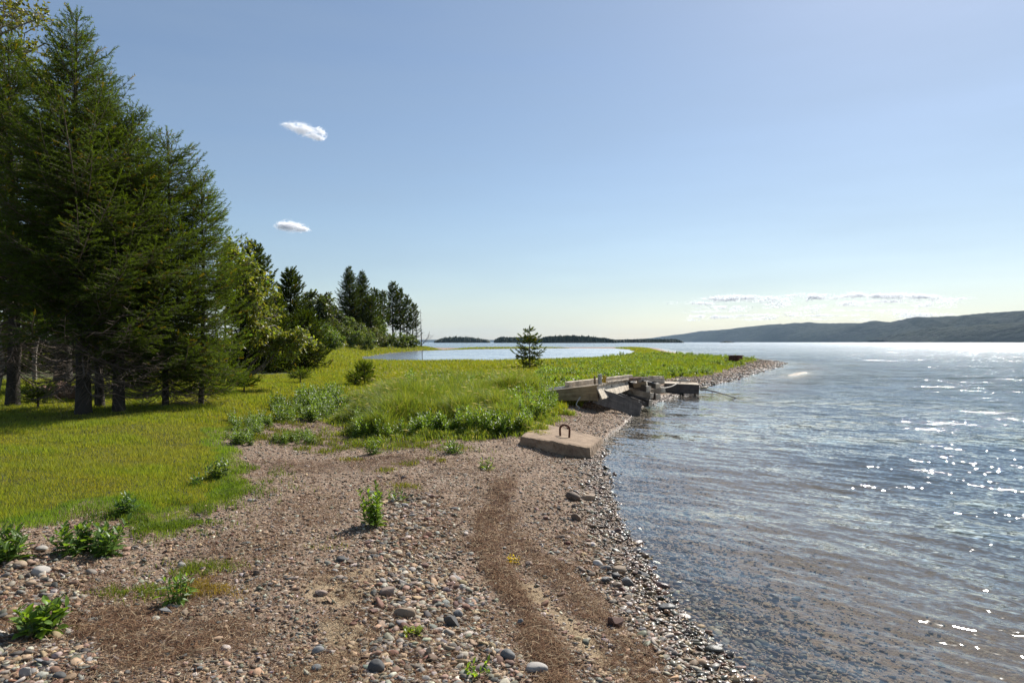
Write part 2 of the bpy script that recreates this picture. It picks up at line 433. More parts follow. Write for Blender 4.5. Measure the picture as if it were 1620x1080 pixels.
# ------------------------------------------------------------------ far hills and islands
def canopy_mat(name, stops, scale, bs=1.0):
    t = NT(name); co = t.n('TexCoord').outputs['Object']
    a = t.n('TexNoise', {'Vector': co, 'Scale': scale, 'Detail': 8.0, 'Roughness': .72}).outputs[0]
    b = t.n('TexNoise', {'Vector': co, 'Scale': scale*.12, 'Detail': 4.0}).outputs[0]
    m = t.math('ADD', t.math('MULTIPLY', a, .6), t.math('MULTIPLY', b, .4))
    c = t.ramp(m, stops)
    bp = t.n('Bump', {'Height': a, 'Strength': bs, 'Distance': 14.0})
    return t.surf(t.n('BsdfPrincipled', {'Base Color': c, 'Roughness': .95, 'Specular IOR Level': .1, 'Normal': bp.outputs[0]}).outputs[0])
HILL = canopy_mat('wooded_hill', [(.38, (.001, .003, .003)), (.48, (.003, .008, .005)), (.57, (.012, .019, .008)), (.68, (.034, .028, .014))], .02)
def ridge(name, prof, depth, seed, rough):
    pu = np.array([q[0] for q in prof], float); pv = [q[1] for q in prof]; pd = [q[2] for q in prof]
    u = np.linspace(pu[0], pu[-1], 420); v = np.interp(u, pu, pv); dd = np.interp(u, pu, pd)
    tt = np.concatenate([np.linspace(0, 1, 60), np.linspace(1.03, 1.8, 10)])
    U, T = np.meshgrid(u, tt); V = np.interp(U, u, v); D = np.interp(U, u, dd)
    top = (CV-V)/FPX*D+2
    Yd = D+(T-1)*depth; X = (U-CU)/FPX*D+(T-1)*depth*.25
    Z = top*np.where(T <= 1, np.sin(np.clip(T, 0, 1)*np.pi/2)**.8, np.cos((T-1)/.8*np.pi/2)**2)
    n = fbm(X/420, Yd/420, seed, 5)-.5
    Z = Z + n*rough*top*np.sin(np.clip(T, 0, 1)*np.pi)*.9 + (fbm(X/30, Yd/30, seed+5, 3)-.5)*13*sstep(0, .12, T)
    Z = np.where(T <= 0, -2.0, np.maximum(Z, .2))
    na = len(u); i = np.arange(len(tt)-1)[:, None]*na; j = np.arange(na-1)[None]
    F = np.stack([i+j, i+j+1, i+na+j+1, i+na+j], -1).reshape(-1, 4)
    o = mesh_obj(name, np.stack([X.ravel(), Yd.ravel(), Z.ravel()], -1), F, HILL, smooth=True)
    return tag(o, kind='structure')
ridge('hills', [(985, 539, 12400), (1030, 535, 12000), (1080, 528.5, 11200), (1110, 523.5, 10400), (1150, 521.5, 9600), (1210, 514, 8600), (1270, 512, 7800), (1340, 511, 7000), (1400, 511.5, 6400),
    (1436, 504, 6000), (1500, 500.5, 5400), (1560, 496, 5000), (1620, 491, 4600), (1760, 480, 4200), (1950, 470, 4000)], 1500, 81, .55)
ridge('hills', [(1385, 538, 4700), (1420, 527, 4500), (1470, 518, 4300), (1530, 516, 4100), (1590, 512, 3900), (1660, 510, 3800), (1950, 500, 3600)], 500, 83, .7)
ridge('hills', [(600, 538.5, 12800), (680, 537.4, 12800), (760, 537.8, 12800), (850, 537.5, 12800), (930, 538.2, 12800), (1050, 537.5, 12800)], 500, 85, .2)

WOOD = leaf_mat('far_woods', .15)
icoV, icoF = ico(2); ico1V, ico1F = ico(1)
def island(u0, u1, prof, D, seed):
    r = np.random.default_rng(seed); n = int((u1-u0)*9)
    u = r.uniform(u0, u1, n); dd = D+r.uniform(-.5, .5, n)*60
    top = np.interp(u, [q[0] for q in prof], [(CV-q[1])/FPX*D+2 for q in prof])
    hh = np.clip(top*r.uniform(.5, .86, n)*np.where(r.random(n) < .12, 1.15, 1), 2, None)
    X = (u-CU)/FPX*dd
    w = r.uniform(1.6, 3.4, n)
    P = np.stack([X, dd, hh*.52], -1); S = np.stack([w, w, hh*.5], -1)
    Rm = frames(np.tile([0, 1., 0], (n, 1)), r, False)
    tV = icoV*(1+.35*(r.random((len(icoV), 1))-.5)); tV[:, :2] *= (1.05-.45*tV[:, 2:3])
    V, Fc = inst(tV, icoF, P, Rm, S)
    base = np.array([[.026, .042, .02], [.042, .058, .026], [.056, .068, .032]])[r.integers(0, 3, n)]*r.uniform(.7, 1.2, (n, 1))
    tag(mesh_obj('island_woods', V, Fc, WOOD, col=np.repeat(base, len(tV), 0), smooth=False), 'dark wooded mass covering a low island across the bay', kind='stuff')
    a = np.linspace(0, 2*np.pi, 60, endpoint=False); cx = (u0+u1)/2; X0 = (cx-CU)/FPX*D; wx = (u1-u0)/2/FPX*D+3
    rr = 1+.12*(fbm(np.cos(a)*3, np.sin(a)*3, seed, 3)-.5)
    rings = [(1.06, -1.5), (1.0, .8), (.8, 2.0)]
    V = np.concatenate([np.stack([X0+wx*k*rr*np.cos(a), D+55*k*rr*np.sin(a), 0*a+zz], -1) for k, zz in rings]+[[[X0, D, 2.6]]])
    i = np.arange(60); j = (i+1) % 60
    Fq = np.concatenate([np.stack([k*60+i, k*60+j, k*60+60+j, k*60+60+i], -1) for k in (0, 1)])
    Ft = np.stack([120+i, 120+j, np.full(60, 180)], -1)
    tag(mesh_obj('island', V, [Fq, Ft], HILL, smooth=True), kind='structure')
island(688, 774, [(688, 538), (700, 533), (720, 531), (745, 532), (765, 535), (774, 537)], 1900, 1)
island(783, 858, [(783, 536), (792, 531.5), (815, 532), (840, 533), (858, 535)], 1700, 2)
island(852, 974, [(852, 534), (868, 529.5), (900, 528.5), (930, 530), (955, 533), (974, 536)], 1500, 3)
island(966, 1079, [(966, 536), (990, 535.2), (1040, 534.5), (1070, 535), (1079, 538)], 1800, 4)
island(1143, 1157, [(1143, 540), (1148, 538.3), (1157, 540)], 2400, 5)

# ------------------------------------------------------------------ clouds
t = NT('cloud_white')
df = t.n('BsdfDiffuse', {'Color': (.95, .95, .96, 1)}); tl = t.n('BsdfTranslucent', {'Color': (.95, .95, .96, 1)})
CLOUD = t.surf(t.n('MixShader', {0: .75, 1: df.outputs[0], 2: tl.outputs[0]}).outputs[0])
FLK = np.array([[math.cos(a_), math.sin(a_), .15*math.cos(3*a_)] for a_ in np.arange(6)*math.pi/3]); FLF = np.array([[0, 1, 2], [0, 2, 3], [0, 3, 5], [3, 4, 5]])
def cloud(name, label, D, spine, puff, n, seed, fl, lo=.22, hi=.6):
    """many small puffs, dense along a spine of pixels (u, v, half width u, half width v)"""
    r = np.random.default_rng(seed); px = FPX/D
    sp = np.array(spine, float); w = sp[:, 2]*sp[:, 3]; k = r.choice(len(sp), n, p=w/w.sum())
    q = sp[k]; e = r.normal(0, .5, (n, 3)); sh = np.maximum(1, np.linalg.norm(e, axis=1)/1.0)[:, None]
    e = e/sh**.28
    U = q[:, 0]+e[:, 0]*q[:, 2]; Vv = q[:, 1]+e[:, 1]*q[:, 3]; Yd = D+e[:, 2]*q[:, 3]*1.2/px
    m = sstep(lo, hi, fbm(U*fl+Vv*fl, Vv*fl*3-U*fl*.3, seed, 5)) > r.random(n)
    U, Vv, Yd = U[m], Vv[m], Yd[m]; n = len(U)
    P = np.stack([(U-CU)/FPX*Yd, Yd, CAMZ+(CV-Vv)/FPX*Yd], -1)
    S = puff/px*r.uniform(.4, 1.3, (n, 1))*np.array([[1.3, 1, 1]])
    Rm = frames(r.normal(size=(n, 3)), r)
    V, Fc = inst(FLK, FLF, P, Rm, S)
    o = mesh_obj(name, V, Fc, CLOUD)
    return tag(o, label, kind='stuff')
cloud('cloud', 'small slanting white cloud high in the blue sky', 4200,
    [(456, 197, 10, 3.5), (466, 199, 14, 6), (476, 203, 14, 7.5), (485, 208, 14, 7), (494, 212, 12, 6), (502, 217, 10, 5), (507, 220, 7, 3), (503, 204, 6, 3), (508, 209, 6, 4), (513, 214, 5, 4)], .32, 19000, 3, .07, .1, .62)
cloud('cloud', 'small flat bottomed white cloud low above the trees', 4600,
    [(446, 357, 10, 6), (454, 357, 12, 7.5), (464, 359, 14, 7), (474, 361, 12, 5), (482, 363.5, 8, 3)], .32, 16000, 4, .07, .1, .62)
bank = []
rb = np.random.default_rng(12)
for i in range(46):
    uu = rb.uniform(1130, 1500); bank.append((uu, 468+rb.normal(0, 2)+abs(uu-1370)*.02, rb.uniform(14, 40), rb.uniform(1.5, 4)))
for i in range(60):
    uu = rb.uniform(1100, 1500); bank.append((uu, rb.uniform(474, 506), rb.uniform(16, 46), rb.uniform(1, 3)))
bank += [(1520, 472, 24, 2.2), (1505, 474, 20, 2), (1105, 487, 9, 2), (1120, 500, 22, 2), (1095, 506, 26, 2)]
cloud('cloud_bank', 'long low bank of broken cloud over the far hills', 40000, bank, .44, 44000, 6, .05)

# ------------------------------------------------------------------ air, sky, sun, camera
t = NT('haze_air')
vol = t.n('VolumePrincipled', {'Color': (.50, .74, 1.0, 1), 'Density': 2.2e-5, 'Anisotropy': .0})
t.t.links.new(vol.outputs[0], t.out.inputs['Volume'])
hb = np.array([[sx*15500, yy, zz] for zz in (-6., 265.) for yy in (-15500., 15500.) for sx in (-1, 1)])
hf = np.array([[0, 2, 3, 1], [4, 5, 7, 6], [0, 1, 5, 4], [1, 3, 7, 5], [3, 2, 6, 7], [2, 0, 4, 6]])
tag(mesh_obj('haze', hb, hf, t.m), kind='stuff')

W = bpy.data.worlds.new('World'); SC.world = W; W.use_nodes = True
nt = W.node_tree; nt.nodes.clear()
sky = nt.nodes.new('ShaderNodeTexSky'); sky.sky_type = 'NISHITA'; sky.sun_disc = False
sky.sun_elevation = SUN_EL; sky.sun_rotation = SUN_AZ
sky.air_density = 1.0; sky.dust_density = .45; sky.ozone_density = 1.9; sky.altitude = 0
bg = nt.nodes.new('ShaderNodeBackground'); bg.inputs[1].default_value = .061
wo = nt.nodes.new('ShaderNodeOutputWorld')
veil = nt.nodes.new('ShaderNodeMix'); veil.data_type = 'RGBA'; veil.inputs[0].default_value = .28; veil.inputs[7].default_value = (3.3, 4.3, 5.5, 1)
tcw = nt.nodes.new('ShaderNodeTexCoord'); mpw = nt.nodes.new('ShaderNodeMapping'); mpw.inputs['Scale'].default_value = (1.2, 1.2, 9); mpw.inputs['Rotation'].default_value = (.06, .1, .3)
nzw = nt.nodes.new('ShaderNodeTexNoise'); nzw.inputs['Scale'].default_value = 2.2; nzw.inputs['Detail'].default_value = 5
mrw = nt.nodes.new('ShaderNodeMapRange'); mrw.inputs['From Min'].default_value = .3; mrw.inputs['From Max'].default_value = .7; mrw.inputs['To Min'].default_value = .12; mrw.inputs['To Max'].default_value = .30
for a_, b_ in ((tcw.outputs['Generated'], mpw.inputs[0]), (mpw.outputs[0], nzw.inputs['Vector']), (nzw.outputs[0], mrw.inputs['Value']), (mrw.outputs[0], veil.inputs[0])): nt.links.new(a_, b_)
nt.links.new(sky.outputs[0], veil.inputs[6]); nt.links.new(veil.outputs[2], bg.inputs[0]); nt.links.new(bg.outputs[0], wo.inputs[0])
ld = bpy.data.lights.new('sun', 'SUN'); ld.energy = 4.4; ld.angle = R_(.53); ld.color = (1, .955, .88)
sun = link(bpy.data.objects.new('sun', ld))
sd = Vector((math.sin(SUN_AZ)*math.cos(SUN_EL), math.cos(SUN_AZ)*math.cos(SUN_EL), math.sin(SUN_EL)))
sun.rotation_euler = sd.to_track_quat('Z', 'Y').to_euler(); sun.location = (20, 20, 40)
cd = bpy.data.cameras.new('camera'); cam = link(bpy.data.objects.new('camera', cd))
cam.location = (0, 0, CAMZ); cam.rotation_euler = (R_(90), 0, 0)
cd.lens = 24.0; cd.sensor_width = 36; cd.clip_end = 120000; cd.clip_start = .05
cd.shift_y = -(CV-540)/1620*-1.0
SC.camera = cam
SC.view_settings.view_transform = 'Standard'; SC.view_settings.look = 'None'; SC.view_settings.exposure = 0.85; SC.view_settings.gamma = 1
SC.cycles.use_denoising = True
SC.cycles.max_bounces = 8; SC.cycles.diffuse_bounces = 5; SC.cycles.transparent_max_bounces = 16; SC.cycles.volume_bounces = 1
SC.cycles.sample_clamp_indirect = 6
# ------------------------------------------------------------------ foliage materials
NEEDLE = leaf_mat('spruce_needles', .40, .6, .06, (1.7, 1.65, .4))
LEAF = leaf_mat('broad_leaves', .5, .42, .4)
GRASS = leaf_mat('grass_blades', .5, .5, .3)
BARK = bark_mat('spruce_bark', (.018, .014, .010), (.065, .050, .038))
TWIG = bark_mat('dead_twigs', (.06, .045, .035), (.17, .125, .095))
PALEBARK = bark_mat('pale_bark', (.10, .085, .07), (.32, .29, .25), 9)
ALDERBARK = bark_mat('alder_bark', (.07, .055, .045), (.22, .185, .15))
GREYWOOD = bark_mat('bare_grey_wood', (.10, .09, .085), (.26, .24, .22))

# ------------------------------------------------------------------ spruces
def shoot_template(n, seed, rad=.27, w=.045):
    r = np.random.default_rng(seed); V = []; F = []
    for i in range(n):
        y0 = (i+.3)/n*.9; a = i*2.4+r.uniform(-.3, .3)
        out = np.array([math.cos(a), 0, math.sin(a)]); sd_ = np.array([-math.sin(a)*.5, .86, math.cos(a)*.5])
        b = np.array([0, y0, 0]); tip = b+out*rad*r.uniform(.8, 1.1)+np.array([0, rad*.9, 0])
        V += [b-sd_*w, b+sd_*w, tip]; F.append([3*i, 3*i+1, 3*i+2])
    V += [[-.03, 0, 0], [.03, 0, 0], [0, 1.1, 0]]; F.append([3*n, 3*n+1, 3*n+2])
    return np.array(V), np.array(F)
def spruce(name, H, Rr, seed, clear=.12, sh=.105, step=.06, spacing=.15, lean=(0, 0), trunk_r=None, side=None, needles=13, profile=.8, green=1.0,
           dead=True, width=.058, elev=(-14, 48), nb=6, gaps=0.0, wob=.05):
    """returns the three meshes of a spruce standing on the origin: trunk, boughs, crown"""
    r = np.random.default_rng(seed)
    zz = np.linspace(-.15, H, 24); tw = zz/H
    bx = lean[0]*np.maximum(tw, 0)**1.3*H+wob*np.sin(tw*5+seed)*H*.1; by = lean[1]*np.maximum(tw, 0)**1.3*H+wob*np.cos(tw*4+seed)*H*.1
    bx -= np.interp(0, zz, bx); by -= np.interp(0, zz, by)
    tr = trunk_r or H*.017
    rad = tr*np.clip(1-tw, 0, 1)**.85+.006; rad[0] *= 1.22; rad[1] *= 1.08
    T = MB(); T.tube(np.stack([bx, by, zz], -1), rad, 10)
    B = MB(); P = []; D = []; S = []; tipf = []
    z = clear*H*.25+.15; k = 0
    while z < H*.985:
        t = z/H
        for b in range(nb if t < .9 else 4):
            a = k*1.1+b*2*np.pi/nb+r.normal(0, .28)
            prof = (np.clip((1-t)/(1-clear), 0, 1.0))**profile*(.55+.45*sstep(0, clear+.12, t))
            L = Rr*prof*r.uniform(.55, 1.2)*(1.25 if r.random() < .1 else 1)+.12
            if side is not None: L *= 1+side[1]*math.cos(a-side[0])
            if r.random() < gaps: continue
            alive = t > clear*r.uniform(.7, 1.25)
            if not alive and r.random() < .35: continue
            el = R_(elev[0]+(elev[1]-elev[0])*t**1.4+r.normal(0, 7))
            ss = np.linspace(0, 1, 8)
            out = ss*L*math.cos(el); up = ss*L*math.sin(el)-.16*L*np.sin(ss*np.pi)*(1-t)+.22*L*ss**3*(1-.5*t)
            aa = a+.25*ss*r.normal(0, 1)
            x0, y0 = np.interp(z, zz, bx), np.interp(z, zz, by)
            pth = np.stack([x0+out*np.cos(aa), y0+out*np.sin(aa), z+up+r.uniform(-.06, .06)], -1)
            B.tube(pth, np.linspace(max(.006, .011*L**.8), .003, 8), 4, cap=False)
            # side twigs
            st = step*r.uniform(.85, 1.15)
            sv = np.arange(.12*L+.02, L, st)
            sd_ = 1
            for s0 in sv:
                q = s0/L
                base = np.array([np.interp(q, ss, pth[:, c]) for c in range(3)])
                q2 = min(1, q+.08); nx = np.array([np.interp(q2, ss, pth[:, c]) for c in range(3)])
                f = nx-base; f /= np.linalg.norm(f)+1e-6
                lat = np.array([-f[1], f[0], 0]); lat /= np.linalg.norm(lat)+1e-6
                sd_ = -sd_
                l2 = (min(.42*(L-s0)+.10, .75))*r.uniform(.6, 1.15)
                dr = f*.62+sd_*lat*.72+np.array([0, 0, r.normal(-.06, .12)]); dr /= np.linalg.norm(dr)
                if not alive:
                    if r.random() < .7:
                        e = base+dr*l2+np.array([0, 0, -.25*l2])
                        B.tube([base, (base+e)/2+r.normal(0, .02, 3), e], [.004, .0035, .002], 3, cap=False)
                    continue
                if l2 > .25: B.tube([base, base+dr*l2*.6, base+dr*l2+np.array([0, 0, -.05*l2])], [.004, .003, .002], 3, cap=False)
                m = max(1, int(l2/(sh*.52)))
                u = (np.arange(m)+.6)/m*l2
                pp = base[None]+dr[None]*u[:, None]+np.array([0, 0, -.06])[None]*((u/l2)**2*l2)[:, None]
                sg = np.where(np.arange(m) % 2 == 0, 1, -1)[:, None]
                l3 = np.cross(dr, [0, 0, 1.]); l3 /= np.linalg.norm(l3)+1e-6
                dd = dr[None]*.75+sg*l3[None]*.6+r.normal(0, .16, (m, 3))
                dd[-1] = dr
                P.append(pp); D.append(dd); S.append(sh*r.uniform(.75, 1.2, m)); tf = np.zeros(m); tf[-1] = 1; tipf.append(tf)
            if alive:
                P.append(pth[-1:]); D.append(pth[-1:]-pth[-2:-1]); S.append(np.array([sh*1.4])); tipf.append(np.ones(1))
                m = max(2, int(L/(sh*.8)))
                q = r.uniform(.15, 1, m); pp = np.stack([np.interp(q, ss, pth[:, c]) for c in range(3)], -1)
                f = pth[-1]-pth[0]; f /= np.linalg.norm(f)
                P.append(pp); D.append(f[None]+np.array([0, 0, .75])+r.normal(0, .25, (m, 3))); S.append(sh*r.uniform(.6, 1, m)); tipf.append(np.zeros(m))
        z += spacing*r.uniform(.7, 1.3)*(1-.35*t); k += 1
    # leader
    m = max(4, int(.5/sh*2)); zt = np.linspace(H-.45*min(1, H/4), H+.05, m)
    P.append(np.stack([np.interp(zt, zz, bx), np.interp(zt, zz, by), zt], -1)); D.append(np.array([0, 0, 1.])+r.normal(0, .35, (m, 3))*np.linspace(1, .1, m)[:, None])
    S.append(np.full(m, sh*1.1)); tipf.append(np.zeros(m))
    P = np.concatenate(P); D = np.concatenate(D); S = np.concatenate(S); tipf = np.concatenate(tipf)
    tV, tF = shoot_template(needles, seed, w=width)
    V, F = inst(tV, tF, P, frames(D, r), S)
    base = np.array([.052, .078, .015])*green
    c = base[None]*r.uniform(.65, 1.35, (len(P), 1))*np.where(tipf[:, None] > 0, np.array([[1.5, 1.45, 1.1]]), 1)
    c = c*np.where(r.random((len(P), 1)) < .04, np.array([[2.2, 1.1, .9]]), 1)
    C = np.repeat(c, len(tV), 0)
    def me(b, nm, mat): return make_mesh(nm, np.concatenate(b.V), [np.concatenate(f) for f in (b.F3, b.F4) if f], mat, smooth=True)
    return dict(trunk=me(T, 'trunk', BARK), boughs=me(B, 'boughs', TWIG) if B.V else None, crown=make_mesh('crown', V, F, NEEDLE, col=C))
def plant_tree(name, meshes, loc, label, cat='tree', group=None, rz=0, sc=(1, 1, 1)):
    e = empty(name, loc, rz); e.scale = sc
    tag(e, label, cat, group)
    for k, m in meshes.items():
        if m is not None: link(bpy.data.objects.new(k, m), e)
    return e

GR1 = 'spruces in the stand at the edge of the lawn'
def near_spruce(u, d, vtop, Rr, label, seed, **kw):
    p = at(u, d); H = ztop(vtop, d)-p[2]
    return plant_tree('spruce_tree', spruce('s', H, Rr, seed, **kw), p, label, 'tree', GR1)
near_spruce(132, 12.9, 22, 2.25, 'tallest dark spruce of the stand with a thick straight trunk by the rotted log', 1, clear=.30, trunk_r=.13, lean=(-.01, 0), profile=1.0)
near_spruce(188, 13.3, 178, 1.55, 'spruce with a slanting trunk right of the thickest trunk in the stand', 2, clear=.24, trunk_r=.105, lean=(.045, 0), profile=.62)
near_spruce(158, 14.3, 120, 1.6, 'thin trunked spruce squeezed between the straight and the slanting trunk', 3, clear=.3, trunk_r=.085)
near_spruce(262, 14.2, 222, 1.35, 'spruce with low dead boughs and a rounded top beside the slanting trunk', 4, clear=.12, trunk_r=.06, profile=.55, side=(0, .15))
near_spruce(318, 14.8, 285, 1.0, 'shortest outermost spruce of the stand, its boughs reaching into the alder', 5, clear=.08, trunk_r=.05, profile=.55, green=1.3)
near_spruce(20, 14.6, 70, 2.1, 'dark spruce left of the rotted log, its boughs hanging over the shaded lawn', 6, clear=.32, trunk_r=.13)
near_spruce(100, 22.5, 260, 1.6, 'stout trunked spruce standing on lit grass behind the rotted log', 7, clear=.42, trunk_r=.27, sh=.17, step=.11)
near_spruce(225, 20.5, 260, 2.2, 'dark spruce hidden deep behind the slanting trunk', 8, clear=.14, trunk_r=.13, sh=.17, step=.11)
near_spruce(-120, 19.5, 130, 2.0, 'dark spruce at the left end of the stand behind the shaded lawn', 9, clear=.2, trunk_r=.16, sh=.17, step=.11)

GR2 = 'spruces farther along the shore'
def far_spruce(u, d, vtop, Rr, label, seed, group=GR2, **kw):
    p = at(u, d); H = ztop(vtop, d)-p[2]
    a = dict(clear=.1, sh=.30, step=.18, spacing=.30, needles=13, width=.14, nb=7, green=.5)
    a.update(kw)
    return plant_tree('spruce_tree', spruce('s', H, Rr, seed, **a), p, label, 'tree', group)
far_spruce(402, 31, 388, 1.5, 'dark spruce top rising out of the alder leaves', 21, sh=.2, step=.11, spacing=.18)
far_spruce(459, 46, 428, 1.75, 'narrow dark spruce standing alone right of the alder', 22, sh=.22, step=.13, spacing=.20, profile=.7)
far_spruce(482, 41, 498, 1.6, 'low bushy dark spruce at the foot of the lone narrow one', 23, sh=.22, step=.13, spacing=.2, profile=.6)
far_spruce(436, 38, 470, 1.5, 'dark spruce half hidden between the alder and the lone narrow spruce', 24, sh=.22, step=.13, spacing=.2)
far_spruce(553, 150, 423, 5.2, 'broad black spruce, larger of the joined pair on the brushy knoll', 25, sh=.36, step=.20, spacing=.34, profile=.95, elev=(-18, 40), width=.14)
far_spruce(574, 155, 429, 4.9, 'second broad spruce of the joined pair on the brushy knoll', 26, sh=.36, step=.20, spacing=.34, profile=.95, elev=(-18, 40), width=.14)
far_spruce(622, 172, 449, 2.1, 'tallest slim spruce of the row near the bare snags', 27, sh=.55, step=.30, spacing=.5, clear=.28, profile=.5, gaps=.1)
for i, (u, d, v, Rr, lab) in enumerate([(594, 160, 459, 1.9, 'slim ragged spruce just right of the broad pair'), (606, 166, 462, 1.5, 'thin spruce with a bare lower trunk between ragged neighbours'),
        (633, 174, 458, 1.6, 'slim spruce close beside the tallest of the row'), (644, 176, 470, 1.7, 'slim spruce with pale trunk, second from the bare snags'),
        (653, 178, 482, 1.6, 'smallest slim spruce of the row, next to the bare snags'), (586, 152, 470, 2.1, 'short dark spruce leaning on the broad pair')]):
    far_spruce(u, d, v, Rr, lab, 30+i, sh=.55, step=.32, spacing=.52, clear=.32, profile=.5, gaps=.16, lean=(.01*(i-2), 0))
far_spruce(-30, 37, 455, 2.0, 'dense dark spruce closing the gap behind the shaded trunks at the edge of the stand', 71, sh=.24, step=.15, spacing=.22, clear=.04, profile=.6)
far_spruce(38, 40, 440, 2.1, 'broad dark spruce far behind the pale thin trunk', 72, sh=.24, step=.15, spacing=.22, clear=.04, profile=.6)
far_spruce(118, 38, 430, 2.0, 'dark spruce behind the stout trunk, its boughs down to the grass', 73, sh=.24, step=.15, spacing=.22, clear=.04, profile=.6)
far_spruce(190, 36, 420, 2.0, 'dark spruce seen low between the thin trunks deep in the stand', 74, sh=.24, step=.15, spacing=.22, clear=.04, profile=.6)
# young spruce on the marsh, sparse whorls
p = at(838, 41); H = ztop(521, 41)-p[2]
plant_tree('spruce_tree', spruce('s', H, 1.05, 51, clear=.02, sh=.2, step=.085, spacing=.32, needles=15, width=.13, nb=5, profile=.75, elev=(-6, 24), gaps=.1, green=.7, wob=.02), p,
    'small lone young spruce with tiered open boughs on the marsh grass', 'tree')
for u, d, v, Rr, lab, sd_, el in ((577, 22.5, 581, .30, 'tiny dark spruce seedling in the grass beside the leafy weeds', 52, (5, 50)), (562, 22.0, 603, .36, 'squat dark spruce seedling touching the taller seedling', 53, (2, 30)),
        (475, 22.5, 602, .42, 'low round dark spruce seedling in short grass', 54, (5, 45)), (386, 17.6, 618, .5, 'bushy spruce seedling under the arching alder stems', 55, (8, 50)),
        (60, 13.8, 628, .35, 'tiny spruce seedling on the lawn in front of the rotted log', 56, (5, 45))):
    p = at(u, d); H = max(.3, ztop(v, d)-p[2])
    plant_tree('spruce_seedling', spruce('s', H, Rr, sd_, clear=0, sh=.1, step=.05, spacing=.07, needles=13, width=.09, nb=6, profile=.6, elev=el, trunk_r=.02), p, lab, 'seedling', 'young spruce seedlings')
# bare snags
def snag(u, d, vtop, label, seed, lean):
    r = np.random.default_rng(seed); p = at(u, d); H = ztop(vtop, d)-p[2]
    e = empty('dead_tree', p); tag(e, label, 'tree', 'bare snags on the point')
    zz = np.linspace(-.2, H, 12); T = MB(); T.tube(np.stack([lean*zz, .05*np.sin(zz), zz], -1), np.linspace(.16, .025, 12), 7); T.build('trunk', GREYWOOD, e, True)
    B = MB(); B.tube(np.stack([lean*zz, .05*np.sin(zz), zz], -1), np.linspace(.08, .012, 12), 4)
    for i in range(46):
        z = r.uniform(.15, .97)*H; a = r.uniform(0, 7); L = (1-z/H)*1.5+.35; L *= r.uniform(.4, 1.1)
        b = np.array([lean*z, 0, z]); f = np.array([math.cos(a), math.sin(a), r.uniform(-.35, .15)])
        B.tube([b, b+f*L*.6, b+f*L+[0, 0, .08*L]], [.035, .025, .012], 3, cap=False)
    B.build('boughs', GREYWOOD, e)
snag(659, 176, 490, 'bare grey dead tree beside the last slim spruce on the point', 61, -.01)
snag(667, 178, 489, 'bare grey dead tree at the very tip of the point, the outer one', 62, -.03)
# fallen leaning snag by the water
e = empty('dead_tree', at(671, 176)); tag(e, 'leaning bare grey trunk with branches sloping to the water at the point', 'tree', 'bare snags on the point')
T = MB(); T.tube([(-1.5, 0, .1), (-.2, 0, 1.2), (1.0, .2, 2.6), (1.4, .2, 4.2)], [.12, .1, .07, .03], 6); T.build('trunk', GREYWOOD, e, True)
B = MB()
for i in range(9): B.tube([(-.2+.15*i, 0, 1.1+.3*i), (.4+.2*i, .3, 1.4+.2*i), (1.1+.2*i, .4, 1.1+.3*i)], [.05, .03, .01], 3)
B.build('boughs', GREYWOOD, e)

